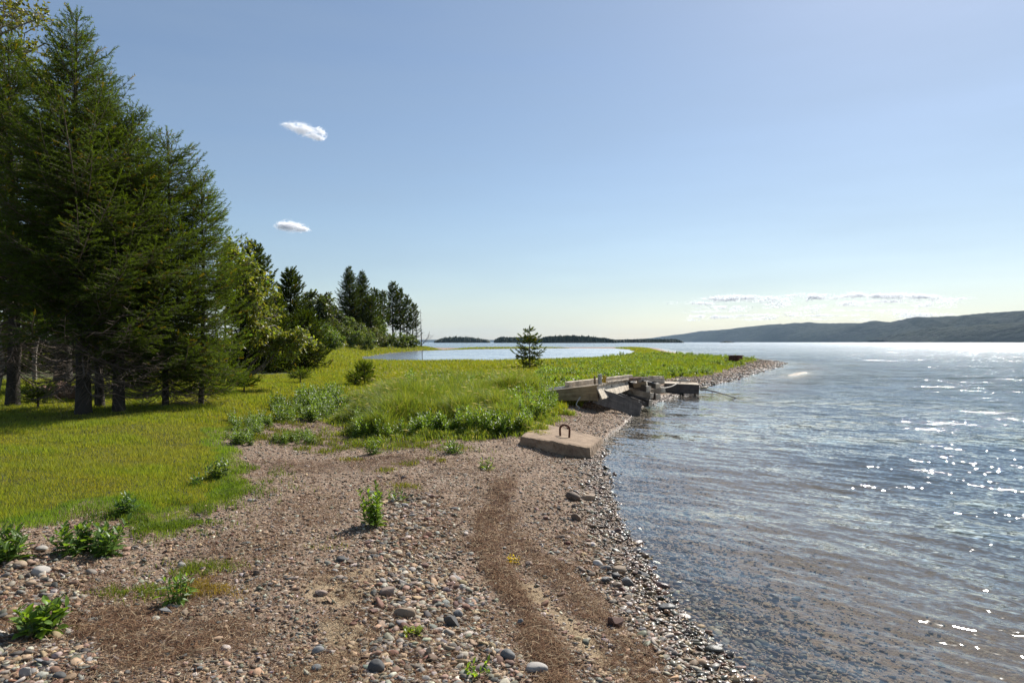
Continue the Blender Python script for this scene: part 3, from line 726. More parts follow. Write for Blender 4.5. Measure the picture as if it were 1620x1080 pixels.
# ------------------------------------------------------------------ broad-leaved trees and shrubs
def leaf_template(fold=.25, tip=.5):
    V = np.array([[0, 0, 0], [-.30, .35, fold*.3], [.30, .35, fold*.3], [0, .42, 0], [-.24, .68, fold*.2-.05], [.24, .68, fold*.2-.05], [0, 1, -.15]])
    F = np.array([[0, 3, 1], [0, 2, 3], [1, 3, 4], [3, 2, 5], [4, 3, 6], [3, 5, 6]])
    return V, F
LFV, LFF = leaf_template()
SMV = np.array([[0, 0, 0], [-.33, .5, .08], [.33, .5, .08], [0, 1, -.08]]); SMF = np.array([[0, 2, 1], [1, 2, 3]])
def leafy(stems, clumps, seed, leaf, nleaf, col, stem_mat, twig_r=.35, simple=False, var=.35):
    """stems: [(path, r0, r1)]; clumps: [(centre, radius)] fed by a limb from the nearest stem"""
    r = np.random.default_rng(seed); T = MB(); B = MB(); P = []; D = []
    nodes = []
    for path, r0, r1 in stems:
        pa = np.array(path, float); q = np.linspace(0, 1, 14); tt = np.linspace(0, 1, len(pa))
        pp = np.stack([np.interp(q, tt, pa[:, c]) for c in range(3)], -1)
        for _ in range(2): pp[1:-1] = (pp[:-2]+2*pp[1:-1]+pp[2:])/4
        pp[1:-1] += r.normal(0, .012*np.linalg.norm(pa[-1]-pa[0]), (12, 3))
        T.tube(pp, np.linspace(r0, r1, 14), 7); B.tube(pp, np.linspace(r0, r1, 14)*.5, 4); nodes += [(x, r0+(r1-r0)*i/13) for i, x in enumerate(pp) if i > 3]
    NP = np.array([n_[0] for n_ in nodes])
    for c, rad in clumps:
        c = np.array(c, float)
        dd = np.linalg.norm(NP-c, axis=1)+1.2*np.maximum(0, NP[:, 2]-c[2]+.1*rad)
        i = int(np.argmin(dd)); b = NP[i]; L = np.linalg.norm(c-b)
        mid = (b+c)/2+r.normal(0, .1*L+.01, 3)+[0, 0, .08*L]
        B.tube([b, mid, c], [min(nodes[i][1]*.7, .02+.012*L), .012+.006*L, .006], 5, cap=False)
        nt_ = max(5, int(nleaf/7))
        dirs = r.normal(size=(nt_, 3)); dirs[:, 2] += .25; dirs /= np.linalg.norm(dirs, axis=1)[:, None]
        for f in dirs:
            l = rad*r.uniform(.5, 1.15); e = c+f*l
            B.tube([c, c+f*l*.5+r.normal(0, .03*rad, 3), e], [.006, .004, .002], 3, cap=False)
            m = 7; u = r.uniform(.25, 1.05, m)
            P.append(c+f*l*u[:, None]+r.normal(0, .05*rad, (m, 3)))
            D.append(f+r.normal(0, .8, (m, 3))+[0, 0, -.1])
    P = np.concatenate(P); D = np.concatenate(D)
    tV, tF = (SMV, SMF) if simple else (LFV, LFF)
    V, F = inst(tV, tF, P, frames(D, r, .7), leaf*r.uniform(.65, 1.25, len(P)))
    cc = np.array(col)[None]*r.uniform(1-var, 1+var, (len(P), 1))*(1+r.normal(0, .1, (len(P), 3)))
    C = np.repeat(np.clip(cc, .003, 1), len(tV), 0)
    def me(b, nm, mat): return make_mesh(nm, np.concatenate(b.V), [np.concatenate(f) for f in (b.F3, b.F4) if f], mat, smooth=True)
    return dict(trunk=me(T, 'trunk', stem_mat), boughs=me(B, 'boughs', stem_mat), crown=make_mesh('crown', V, F, LEAF, col=C))
def ell(r, n, c, rad, hollow=.35):
    out = []
    while len(out) < n:
        v = r.uniform(-1, 1, 3); l = np.linalg.norm(v)
        if hollow < l < 1: out.append(np.array(c)+v*np.array(rad))
    return out
# arching alder beside the spruces: many stems sweeping up and outward
ra = np.random.default_rng(91); D0 = 19.3; p0 = at(352, D0)
def px_to(u, v, d): return np.array([(u-CU)/FPX*d-p0[0], d-p0[1], ztop(v, d)-p0[2]])
stems = []
for (pts, r0) in [([(365, 608), (400, 596), (428, 570), (442, 545), (452, 520)], .035), ([(362, 606), (392, 588), (412, 560), (424, 530), (432, 500)], .032),
        ([(360, 606), (384, 580), (398, 555), (410, 520), (414, 480)], .03), ([(358, 606), (372, 585), (380, 560), (378, 530), (384, 470)], .03),
        ([(354, 606), (360, 570), (368, 540), (372, 500), (376, 440)], .035), ([(350, 606), (352, 560), (356, 500), (362, 440), (372, 400)], .038),
        ([(352, 606), (345, 560), (340, 500), (345, 440), (352, 400)], .03), ([(366, 606), (404, 590), (436, 560), (456, 535), (472, 528)], .028),
        ([(364, 605), (398, 592), (418, 575), (434, 548), (446, 520)], .026), ([(362, 605), (388, 588), (404, 570), (420, 540), (430, 508)], .026)]:
    dd = D0+ra.uniform(-.5, .6)*np.linspace(0, 1, len(pts))
    stems.append(([px_to(u, v, q) for (u, v), q in zip(pts, dd)], r0, .009))
cl = []
for u, v, ru, rv, n in [(372, 420, 30, 30, 14), (390, 450, 34, 32, 16), (375, 480, 34, 30, 14), (402, 492, 34, 28, 16), (420, 525, 36, 20, 18), (452, 540, 32, 14, 18), (398, 530, 30, 18, 9),
        (478, 543, 12, 8, 5), (356, 450, 24, 40, 10), (412, 465, 20, 22, 8), (362, 400, 16, 14, 6)]:
    for _ in range(n):
        a, b = ra.normal(0, .5, 2); cl.append((px_to(u+a*ru, v+b*rv, D0+ra.normal(0, .5)), ra.uniform(.2, .36)))
plant_tree('alder_tree', leafy(stems, cl, 92, .10, 100, (.165, .20, .042), ALDERBARK), p0, 'bushy yellow green alder with thin bare stems arching out over the grass', 'tree')
# broad-leaved tree rising over the left edge, and the pale thin one behind the log
rb = np.random.default_rng(93)
def btree(u, d, vtop, w, label, seed, leaf, ncl, crad, col, stem_mat, low=.35, lean=0., simple=False, nleaf=80, name='broadleaf_tree', group=None, tr=None):
    r = np.random.default_rng(seed); p = at(u, d); H = ztop(vtop, d)-p[2]
    tr = tr or H*.018
    st = [([(0, 0, -.1), (lean*H*.3, .05, H*.35), (lean*H*.7, 0, H*.65), (lean*H, 0, H*.96)], tr, .02)]
    for i in range(5):
        a = r.uniform(0, 6.3); z = H*r.uniform(low*.8, .7)
        st.append(([(lean*z, 0, z), (lean*z+.3*w*math.cos(a), .3*w*math.sin(a), z+.12*H), (lean*z+.6*w*math.cos(a), .6*w*math.sin(a), z+.26*H)], tr*.5, .015))
    cl = [(q, crad*r.uniform(.7, 1.25)) for q in ell(r, ncl, (lean*H*.6, 0, H*(low+1)/2), (w, w, H*(1-low)/2))]
    return plant_tree(name, leafy(st, cl, seed, leaf, nleaf, col, stem_mat, simple=simple), p, label, 'tree', group)
btree(-18, 17.5, -70, 1.9, 'tall broad leaved tree with sunlit yellow green leaves left of the tallest spruce', 94, .10, 150, .5, (.12, .135, .028), PALEBARK, low=.2, nleaf=90)
btree(55, 23.0, 330, 1.6, 'slender tree with a pale thin trunk behind the rotted log', 95, .09, 46, .4, (.10, .12, .025), PALEBARK, low=.35, nleaf=70, tr=.075)
btree(504, 125, 461, 3.5, 'round topped green broad leaved tree between the lone narrow spruce and the broad pair', 96, .5, 60, 1.2, (.055, .075, .02), BARK, low=.1, simple=True)
btree(522, 130, 480, 2.6, 'smaller dark green broad leaved tree close to the broad spruce pair', 97, .5, 34, 1.1, (.04, .055, .018), BARK, low=.1, simple=True)
# brush on the knoll
for i, (u, d, v, w, lab, col) in enumerate([
        (510, 118, 514, 2.6, 'low green bush at the near foot of the knoll, nearest the lone narrow spruce', (.075, .09, .022)), (535, 128, 512, 3.0, 'broad olive bush in the middle of the knoll', (.085, .09, .028)),
        (560, 134, 511, 3.2, 'olive bush below the broad spruce pair', (.08, .085, .026)), (548, 134, 502, 2.0, 'tall yellowish bush poking up before the broad spruce pair', (.10, .11, .025)),
        (585, 140, 519, 3.3, 'low brownish bush on the slope right of the broad spruce pair', (.085, .08, .032)), (608, 148, 522, 3.2, 'dull green bush under the slim spruces', (.07, .08, .026)),
        (630, 158, 528, 2.8, 'small bush on the shore of the pond below the tallest slim spruce', (.075, .085, .024)), (648, 166, 532, 2.2, 'last low bush before the bare snags', (.07, .08, .022)),
        (597, 156, 503, 2.2, 'young light green tree among the slim spruce trunks', (.095, .11, .028)), (520, 110, 524, 2.6, 'low pale green bush in front of the knoll brush', (.095, .11, .028)), (572, 124, 526, 2.7, 'low spreading bush at the edge of the tall marsh grass', (.085, .095, .026))]):
    p = at(u, d); H = max(1.0, ztop(v, d)-p[2]); r = np.random.default_rng(200+i)
    col = tuple(q*k_ for q, k_ in zip(col, (1.15, 1.5, 1.3)))
    st = [([(r.normal(0, .2), r.normal(0, .2), -.1), (r.normal(0, w*.3), r.normal(0, w*.3), H*.5), (r.normal(0, w*.5), r.normal(0, w*.5), H*.85)], .05, .015) for _ in range(5)]
    cl = [(q, .7*r.uniform(.7, 1.3)) for q in ell(r, 44, (0, 0, H*.5), (w, w, H*.5), .2)]
    plant_tree('bush', leafy(st, cl, 220+i, .32, 90, col, TWIG, simple=True), p, lab, 'bush', 'bushes on the knoll')
# ------------------------------------------------------------------ grass (nobody could count it)
def sample_polar(n, d0, d1, az0=-46, az1=47, seed=0, power=0.0):
    r = np.random.default_rng(seed)
    d = d0*(d1/d0)**r.random(n); a = np.radians(r.uniform(az0, az1, n))
    return d*np.sin(a), d*np.cos(a), d, r
def blades(x, y, z, h, w, r, bend=.35, wind=(0, 0), segs=2):
    n = len(x); a = r.uniform(0, 2*np.pi, n); f = r.uniform(0, 2*np.pi, n)
    sx, sy = np.cos(f)*w/2, np.sin(f)*w/2
    bx = np.cos(a)*bend*h*r.random(n)+wind[0]*h; by = np.sin(a)*bend*h*r.random(n)+wind[1]*h
    B = np.stack([x, y, z-.01], -1)
    if segs == 1:
        V = np.stack([B+np.stack([sx, sy, 0*x], -1), B-np.stack([sx, sy, 0*x], -1), np.stack([x+bx, y+by, z+h], -1)], 1)
        F = np.array([[0, 1, 2]])
    else:
        M = np.stack([x+bx*.3, y+by*.3, z+h*.6], -1); s8 = np.stack([sx, sy, 0*x], -1)*.8
        T = np.stack([x+bx*1.1, y+by*1.1, z+h*np.clip(1.0-.35*np.hypot(bx, by)/(h+1e-6), .4, 1)], -1)
        V = np.stack([B+s8, B-s8, M+s8, M-s8, T], 1); F = np.array([[0, 1, 3], [0, 3, 2], [2, 3, 4]])
    m = V.shape[1]
    return V.reshape(-1, 3), (F[None]+(np.arange(n)*m)[:, None, None]).reshape(-1, 3), m
def grass_obj(name, x, y, z, h, w, c, r, **kw):
    V, F, m = blades(x, y, z, h, w, r, **kw)
    return tag(mesh_obj(name, V, F, GRASS, col=np.repeat(np.clip(c, .003, 1), m, 0)), kind='stuff')
def tint(r, n, cols, wts, var=.25):
    cols = np.array(cols); k = r.choice(len(cols), n, p=np.array(wts)/sum(wts))
    return cols[k]*r.uniform(1-var, 1+var, (n, 1))
# lawn
x, y, d, r = sample_polar(900000, 4.2, 30, -50, 0, 301)
L = poly_sd(LAWN, x, y); k = L > -.5; x, y, d, L = x[k], y[k], d[k], L[k]
s, p = shore(x, y); v = veg_at(x, y, s, p)
k = (v > -.12-.25*(r.random(len(x)) < .12)) & (L > -.5) & (r.random(len(x)) < np.clip(.35+(v+.1)*2.5, 0, 1))
x, y, d, v, s, p = (q[k] for q in (x, y, d, v, s, p)); n = len(x); z = height(x, y, s, p)
cl = fbm(x*1.6, y*1.6, 303, 4); fine = vnoise(x*7, y*7, 304)
h = (.022+.028*sstep(.4, .75, cl)+.018*fine)*r.uniform(.6, 1.4, n)*(1+.9*sstep(13.0, 17, y)*r.random(n))
c = tint(r, n, [(.24, .27, .037), (.20, .25, .033), (.27, .27, .08), (.14, .19, .028)], [5, 4, 1.6, 1.6])
c = c*(1+.5*(cl[:, None]-.5)*np.array([[-.6, .2, 0]])); dry = sstep(.55, .75, fbm(x*.8+40, y*.8, 305, 5))[:, None]*.4; c = c*(1-dry)+dry*np.array([[.27, .25, .08]])*r.uniform(.7, 1.2, (n, 1)); c = np.where((v < .25)[:, None], c*np.array([[.75, 1.0, .9]]), c)
grass_obj('lawn_grass', x, y, z, h, np.maximum(.0055, .00085*d), c, r, bend=.9, segs=1)
# marsh grass out to the pond and along the point
x, y, d, r = sample_polar(620000, 13.0, 260, -40, 24, 311)
s, p = shore(x, y); v = veg_at(x, y, s, p); L = poly_sd(LAWN, x, y); Tl = poly_sd(TALL, x, y)
k = (v > -.1) & ((L < 0) | ((L < 1.2) & (r.random(len(x)) < .25))) & (Tl < .3)
x, y, d, v, s, p, L = (q[k] for q in (x, y, d, v, s, p, L)); n = len(x); z = height(x, y, s, p)
cl = fbm(x*.25, y*.25, 313, 4); c2 = fbm(x*1.3, y*1.3, 314, 3)
h = (np.clip(.14+.20*sstep(.0, 4, -L), .14, .34)+.6*np.exp(-((x+25)/7)**2-((y-84)/11)**2)+.35*np.exp(-((x+8)/5)**2-((y-40)/5)**2)*.5)*(.55+.75*cl)*r.uniform(.6, 1.25, n)*np.clip(.5+v*.25, .45, 1)
c = tint(r, n, [(.215, .24, .025), (.165, .215, .022), (.25, .225, .045), (.115, .165, .025)], [5, 4, 1.5, 1.5])
green = sstep(2, 8, x)*sstep(14, 20, y)*(y < 90)
c = c*(1-.16*green[:, None]*np.array([[1.0, .25, .2]]))*(.8+.5*c2[:, None])
grass_obj('marsh_grass', x, y, z, h, np.maximum(.007, .00075*d), c, r, bend=.5, wind=(-.06, -.02))
# rank tall grass on the bank
x, y, d, r = sample_polar(420000, 10.5, 25, -16, 6, 321)
s, p = shore(x, y); Tl = poly_sd(TALL, x, y)+(fbm(x*1.6, y*1.6, 322, 4)-.5)*1.7
k = (Tl > -.45*r.random(len(x))**3) & (s > .45)
x, y, d, Tl, s, p = (q[k] for q in (x, y, d, Tl, s, p)); n = len(x); z = height(x, y, s, p)
cl = fbm(x*.9, y*.9, 323, 4)
h = (.10+.50*sstep(-.2, 1.0, Tl)*(1-.25*sstep(16, 20, y)))*(.25+1.4*cl)*r.uniform(.45, 1.35, n)
c = tint(r, n, [(.155, .215, .038), (.11, .175, .032), (.21, .235, .05), (.32, .30, .18)], [5, 4, 3, .5])
grass_obj('bank_grass', x, y, z, h, np.maximum(.010, .0009*d), c, r, bend=.65, wind=(-.16, -.05))
# pale seed heads bending over the bank grass
k = r.choice(n, 800, p=(cl**6)/np.sum(cl**6)); hs = h[k]*r.uniform(1.0, 1.25, len(k))+.03
P = np.stack([x[k], y[k], z[k]], -1); a = r.normal(3.4, .9, len(k))
V, F, m = blades(P[:, 0], P[:, 1], P[:, 2], hs, np.full(len(k), .007), r, bend=.5, wind=(-.3, -.1))
sdV = np.array([[0, 0, 0], [-.09, .35, 0], [.09, .35, 0], [0, 1, 0], [0, .4, .09], [0, .4, -.09]]); sdF = np.array([[0, 2, 1], [1, 2, 3], [0, 4, 5], [4, 3, 5]])
tip = V.reshape(-1, 5, 3)[:, 4]
dirs = np.stack([np.cos(a), np.sin(a)*.6, r.uniform(-.2, .35, len(k))], -1)
V2, F2 = inst(sdV, sdF, tip, frames(dirs, r), r.uniform(.08, .14, len(k)))
C = np.concatenate([np.tile([[.2, .19, .07]], (len(V), 1)), np.repeat(np.array([[.40, .38, .28]])*r.uniform(.75, 1.25, (len(k), 1)), 6, 0)])
tag(mesh_obj('seeding_grass', np.concatenate([V, V2]), np.concatenate([F, F2+len(V)]), GRASS, col=C), kind='stuff')
# thin grass tufts invading the shingle
def tuft_patch(name, px, rad, n, h, cols, seed):
    r = np.random.default_rng(seed); g = [ground(u, v) for u, v in px]; k = r.integers(0, len(g), n)
    q = np.array(g)[k]; e = r.normal(0, .45, (n, 2))*rad*(1+.04*q[:, 1:2])
    x = q[:, 0]+e[:, 0]*1.5; y = q[:, 1]+e[:, 1]
    m = fbm(x*5, y*5, seed, 3) > .47; x, y = x[m], y[m]; n = len(x); z = height(x, y)
    d = np.hypot(x, y)
    grass_obj(name, x, y, z, h*r.uniform(.5, 1.3, n), np.maximum(.005, .0008*d), tint(r, n, cols, [1]*len(cols)), r, bend=1.4)
tuft_patch('beach_grass', [(400, 690), (440, 695), (480, 690), (520, 700), (560, 705), (610, 706), (655, 705), (700, 708), (445, 670), (415, 680), (500, 712)], .32, 9000, .07, [(.12, .16, .025), (.15, .15, .03), (.09, .13, .02)], 331)
tuft_patch('beach_grass', [(300, 902), (330, 900), (285, 915), (205, 938), (240, 935)], .16, 2200, .05, [(.14, .18, .025), (.10, .15, .02)], 332)
tuft_patch('beach_grass', [(300, 930), (320, 935)], .17, 1500, .04, [(.26, .19, .05), (.22, .17, .05)], 333)
tuft_patch('beach_grass', [(650, 735), (690, 728), (560, 728), (600, 745), (640, 770), (510, 862)], .12, 1600, .05, [(.14, .18, .025), (.17, .16, .03)], 334)
tuft_patch('beach_grass', [(245, 840), (270, 830), (300, 810), (350, 785), (385, 770), (380, 745), (230, 825), (215, 815)], .3, 9000, .07, [(.11, .17, .02), (.09, .15, .02)], 335)

# ------------------------------------------------------------------ broad-leaved weeds
WLV = np.array([[0, 0, 0], [-.14, .22, .05], [.14, .22, .05], [-.19, .48, .05], [.19, .48, .05], [0, .5, -.01], [-.11, .76, .0], [.11, .76, .0], [0, .25, 0], [0, 1, -.12], [0, .78, -.05]])
WLF = np.array([[0, 8, 1], [0, 2, 8], [1, 8, 3], [8, 2, 4], [8, 5, 3], [8, 4, 5], [3, 5, 6], [5, 4, 7], [5, 10, 6], [5, 7, 10], [6, 10, 9], [10, 7, 9]])
def weed_geo(nst, H, spread, leaf, seed, col, dens=.022, droop=.0, wide=1.0):
    nst = int(nst*1.7)+1; dens *= .8; leaf *= 1.35; col = tuple(1.35*q for q in col)
    r = np.random.default_rng(seed); S = MB(); P = []; D = []; L = []
    for i in range(nst):
        a = r.uniform(0, 6.3); q = spread*math.sqrt(r.random()); b = np.array([q*math.cos(a), q*math.sin(a), -.02])
        hh = H*r.uniform(.55, 1.05); ln = r.normal(0, .16, 2)*hh+.4*b[:2]
        u = np.linspace(0, 1, 6); pth = np.stack([b[0]+ln[0]*u**1.6, b[1]+ln[1]*u**1.6, b[2]+hh*u], -1)
        S.tube(np.vstack([[0, 0, -.05], b-[0, 0, .015], pth]), np.concatenate([[.004, .004], np.linspace(.0045, .002, 6)]), 5, col=(.10, .13, .035), cap=False)
        m = int(hh/dens); uu = np.linspace(.12, 1, m)
        for j, w in enumerate(uu):
            p = np.array([np.interp(w, u, pth[:, c]) for c in range(3)]); aa = j*2.4+r.normal(0, .3)
            el = .15+.75*w+r.normal(0, .15)-droop*(1-w)
            P.append(p); D.append([math.cos(aa)*math.cos(el), math.sin(aa)*math.cos(el), math.sin(el)]); L.append(leaf*(1.05-.5*w)*r.uniform(.75, 1.2))
    P = np.array(P); D = np.array(D); L = np.array(L)
    V, F = inst(WLV*np.array([wide, 1, 1]), WLF, P, frames(D, r, .25), L)
    C = np.repeat(np.array(col)[None]*r.uniform(.7, 1.35, (len(P), 1)), len(WLV), 0)
    return S, (V, F, C)
STEM = leaf_mat('green_stems', .1)
def weed(x, y, H, label, seed, nst=5, spread=.06, leaf=.09, col=(.075, .125, .022), group='leafy weeds growing on the shingle', **kw):
    S, (V, F, C) = weed_geo(nst, H*.85, spread*1.25, leaf, seed, tuple(1.15*q for q in col), **kw)
    e = empty('leafy_weed', (x, y, float(height(np.array([x]), np.array([y]))[0]))); tag(e, label, 'weed', group)
    S.build('stem', STEM, e, True); mesh_obj('leaf_cluster', V, F, LEAF, e, col=C, smooth=False)
    return e
def weed_px(u, v, hpx, wpx, label, seed, **kw):
    x, d, z = ground(u, v); H = hpx/FPX*d
    return weed(x, d, H, label, seed, spread=wpx/2/FPX*d*.62, **kw)
weed_px(148, 874, 52, 96, 'widest dark green leafy weed sprawling on stones below the lawn edge', 401, nst=20, wide=1.25, droop=.5, leaf=.085, col=(.062, .11, .022))
weed_px(8, 888, 58, 52, 'leafy weed at the lawn edge cut off by the left border of the view', 402, nst=10, droop=.5, leaf=.10, col=(.06, .105, .02))
weed_px(68, 1004, 62, 58, 'bright leafy weed with broad leaves among grey stones beside the brown seaweed', 403, nst=7, wide=1.5, leaf=.085, col=(.085, .145, .022))
weed_px(278, 952, 52, 48, 'weed with drooping lance leaves beside the thin yellow grass patch', 404, nst=5, wide=.75, droop=.9, leaf=.085, dens=.02, col=(.08, .135, .025))
weed_px(592, 832, 74, 36, 'tall upright leafy weed alone in the middle of the shingle', 405, nst=6, leaf=.075, dens=.017, col=(.09, .15, .022))
weed_px(632, 790, 22, 40, 'low leafy sprig trailing beside the tall upright weed', 406, nst=4, leaf=.06)
weed_px(347, 755, 32, 34, 'round clump of pale green leaves at the lawn edge', 407, nst=10, wide=1.6, leaf=.07, col=(.085, .125, .03))
weed_px(200, 814, 40, 34, 'dark bluish green leafy weed standing in the lawn edge', 408, nst=7, leaf=.08, col=(.05, .095, .025))
weed_px(769, 742, 20, 26, 'small leafy weed alone on the gravel toward the concrete block', 409, nst=6, leaf=.06, col=(.09, .14, .025))
weed_px(716, 716, 26, 34, 'small leafy weed just in front of the tall bank grass', 410, nst=8, leaf=.07, col=(.07, .12, .022))
weed_px(591, 718, 34, 24, 'narrow leafy weed at the left foot of the tall bank grass', 411, nst=6, leaf=.07, col=(.085, .135, .022))
weed_px(652, 1006, 16, 32, 'tiny bright green rosette among the larger cobbles', 412, nst=7, leaf=.05, col=(.14, .18, .025), dens=.012)
weed_px(756, 1066, 18, 48, 'low bright green sprawl among cobbles at the bottom of the beach', 413, nst=9, leaf=.05, col=(.12, .19, .025), dens=.014)
weed_px(812, 892, 18, 18, 'tiny yellow sprig growing out of the brown seaweed', 414, nst=4, leaf=.04, col=(.32, .25, .03), dens=.012)
weed_px(310, 768, 22, 24, 'small sprig between lawn and the pale green clump', 415, nst=5, leaf=.06, col=(.06, .11, .025))
# the weedy rubble between lawn and bank grass, and plants among the bank grass: leafy ground cover
def cover(name, pts, seed, col, leaf=.07, H=.28):
    r = np.random.default_rng(seed); protos = []
    for i in range(4):
        S, (V, F, C) = weed_geo(3, H, .05, leaf, seed+i, col, dens=.025); protos.append((V, F, C))
    AV, AF, AC, nn = [], [], [], 0
    for i, (V, F, C) in enumerate(protos):
        q = pts[i::4]; n = len(q)
        a = r.uniform(0, 6.3, n); Rm = np.zeros((n, 3, 3)); Rm[:, 0, 0] = np.cos(a); Rm[:, 0, 1] = -np.sin(a); Rm[:, 1, 0] = np.sin(a); Rm[:, 1, 1] = np.cos(a); Rm[:, 2, 2] = 1
        v, f = inst(V, F, q[:, :3], Rm, q[:, 3]*r.uniform(.7, 1.25, n))
        AV.append(v); AF.append(f+nn); nn += len(v); AC.append(np.tile(C, (n, 1))*np.repeat(r.uniform(.75, 1.25, (n, 1)), len(V), 0))
    tag(mesh_obj(name, np.concatenate(AV), np.concatenate(AF), LEAF, col=np.concatenate(AC)), kind='stuff')
def scat_px(boxes, n, seed, test=None):
    r = np.random.default_rng(seed); out = []
    for u0, u1, v0, v1, wt, sc in boxes:
        m = int(n*wt); x, d, z = ground_many(r.uniform(u0, u1, m), r.uniform(v0, v1, m)); out.append(np.stack([x, d, z, np.full(m, sc)], -1))
    return np.concatenate(out)
q = scat_px([(430, 560, 640, 668, 1, 1.0), (470, 545, 622, 655, 1.0, 1.1), (365, 430, 664, 688, .4, .7), (430, 500, 690, 705, .3, .6), (360, 400, 688, 705, .25, .7)], 90, 341)
cover('leafy_undergrowth', q, 342, (.085, .135, .035), .075, .26)
q = scat_px([(560, 720, 660, 696, 1, .8), (720, 840, 650, 694, 1, .9), (800, 880, 622, 672, .9, 1.0), (640, 860, 606, 640, 1.0, 1.15), (880, 900, 630, 650, .15, 1.1)], 210, 343)
q = q[(poly_sd(TALL, q[:, 0], q[:, 1]) > -.15)]
cover('leafy_undergrowth', q, 344, (.10, .16, .03), .085, .42)
x, y, d, r = sample_polar(24000, 19, 100, 2, 24, 345)
s, p = shore(x, y); v = veg_at(x, y, s, p); nn = fbm(x*.35, y*.35, 346, 3)
e = poly_sd(VEG, x, y)
k = (v > 0) & (nn > .40) & (e < 14) & (s < 16) & (r.random(len(x)) < .42)
x, y = x[k], y[k]; q = np.stack([x, y, height(x, y), np.full(len(x), 1.0)], -1); q[:, 3] = .75+.008*d[k]+.5*(nn[k]-.4)*2
q = q[:1000]
cover('leafy_undergrowth', q, 347, (.105, .16, .03), .11, .28)

# ------------------------------------------------------------------ shingle: loose pebbles, dry seaweed
t = NT('pebble_stone'); cc = t.attr('Col').outputs['Color']; co = t.n('TexCoord').outputs['Object']
nz = t.n('TexNoise', {'Vector': co, 'Scale': 90.0, 'Detail': 4.0, 'Roughness': .7}).outputs[0]
c = t.mix(1.0, cc, t.ramp(nz, [(.3, (.62, .6, .58)), (.7, (1.25, 1.22, 1.2))]), 'MULTIPLY')
PEB = t.surf(t.n('BsdfPrincipled', {'Base Color': c, 'Roughness': t.math('SUBTRACT', .8, t.math('MULTIPLY', t.attr('gloss').outputs['Fac'], .5)), 'Specular IOR Level': .4}).outputs[0])
SHADES = [('pale grey', (.33, .31, .285)), ('dark grey', (.085, .085, .085)), ('pinkish', (.30, .225, .18)), ('reddish brown', (.175, .095, .07)), ('tan', (.34, .255, .175)),
          ('bluish grey', (.18, .185, .185)), ('greenish grey', (.17, .17, .14)), ('whitish', (.48, .45, .41)), ('brown', (.15, .105, .075))]
SHW = np.array([20, 9, 11, 8, 22, 9, 9, 4, 15.]); SHW /= SHW.sum()
SHC = np.array([c_ for _, c_ in SHADES])
def beach_points(n, d0, d1, seed, a0=-44, a1=44):
    x, y, d, r = sample_polar(n, d0, d1, a0, a1, seed)
    s, p = shore(x, y); v = veg_at(x, y, s, p)
    return x, y, d, s, p, v, r
def pebbles(name, n, d0, d1, seed, rmed, tV, tF, cobble_pow, spread=.42, cap=None, base=.45):
    x, y, d, s, p, v, r = beach_points(n, d0, d1, seed)
    cb = cobble_at(x, y); wr = wrack_at(x, y); sn = sand_at(x, y)
    edge = np.exp(-((s-.0)/.7)**2)
    pr = base*(1-.60*wr)*(1-.85*sn)+cobble_pow*np.maximum(cb, edge*.8)*(1-.5*wr)
    k = (s > -2.6+1.4*fbm(x, y, 88, 3)) & (r.random(n) < 1-.85*sstep(.2, 1.9, -s)) & (v < .12) & (r.random(n) < pr) & ((v < -.05) | (r.random(n) < .25))
    x, y, d, s, cb = (q[k] for q in (x, y, d, s, cb)); edge = edge[k]; n = len(x)
    rr = rmed*np.exp(r.normal(0, spread, n))*(1+.35*np.maximum(cb, edge))
    if cap: rr = np.minimum(rr, cap)
    rr = np.maximum(rr, .0011*d)
    z = height(x, y)
    S = np.stack([rr*r.uniform(.8, 1.4, n), rr*r.uniform(.65, 1.0, n), rr*r.uniform(.32, .68, n)], -1)
    a = r.uniform(0, 6.3, n); ti = r.normal(0, .25, (n, 2))
    Rm = np.zeros((n, 3, 3)); Rm[:, 0, 0] = np.cos(a); Rm[:, 0, 1] = -np.sin(a); Rm[:, 1, 0] = np.sin(a); Rm[:, 1, 1] = np.cos(a); Rm[:, 2, 2] = 1
    Rm[:, 2, 0] = ti[:, 0]; Rm[:, 2, 1] = ti[:, 1]
    P = np.stack([x, y, z+S[:, 2]*.35], -1)
    V, F = inst(tV, tF, P, Rm, S)
    c = SHC[r.choice(len(SHC), n, p=SHW)]*r.uniform(.6, 1.25, (n, 1))*np.array([[1.08, 1.02, .92]])*(1+r.normal(0, .05, (n, 3)))
    w = (1-sstep(.0, .09, z+.03*r.normal(size=n)))
    c = c*(1-.40*w[:, None])
    m = len(tV)
    tag(mesh_obj(name, V, F, PEB, smooth=True, col=np.repeat(np.clip(c, .01, 1), m, 0), attrs={'gloss': np.repeat(w*(z > -.015), m)}), kind='stuff')
rp = np.random.default_rng(350)
def rough_ico(sub, amt, seed):
    V, F = ico(sub); r = np.random.default_rng(seed)
    for _ in range(11):      # chip flat facets
        n_ = r.normal(size=3); n_ /= np.linalg.norm(n_); dd = V@n_; lim = r.uniform(.55, .85)
        V = V-np.maximum(dd-lim, 0)[:, None]*n_[None]
    return V*(1+r.normal(0, amt, (len(V), 1))), F
tA, fA = rough_ico(1, .10, 1); tB, fB = rough_ico(2, .04, 2); tC, fC = rough_ico(2, .05, 9)
pebbles('pebbles', 290000, 2.9, 42, 351, .0090, tA, fA, .5, spread=.5, cap=.026, base=.62)
pebbles('pebbles', 90000, 30, 85, 354, .03, ico1V, ico1F, .3, spread=.45, base=.9)
pebbles('pebbles', 28000, 2.9, 26, 352, .0185, tB, fB, .85, .40, .036, base=.13)
pebbles('pebbles', 11000, 2.9, 26, 353, .021, tC, fC, .70, .36, .042, base=.06)
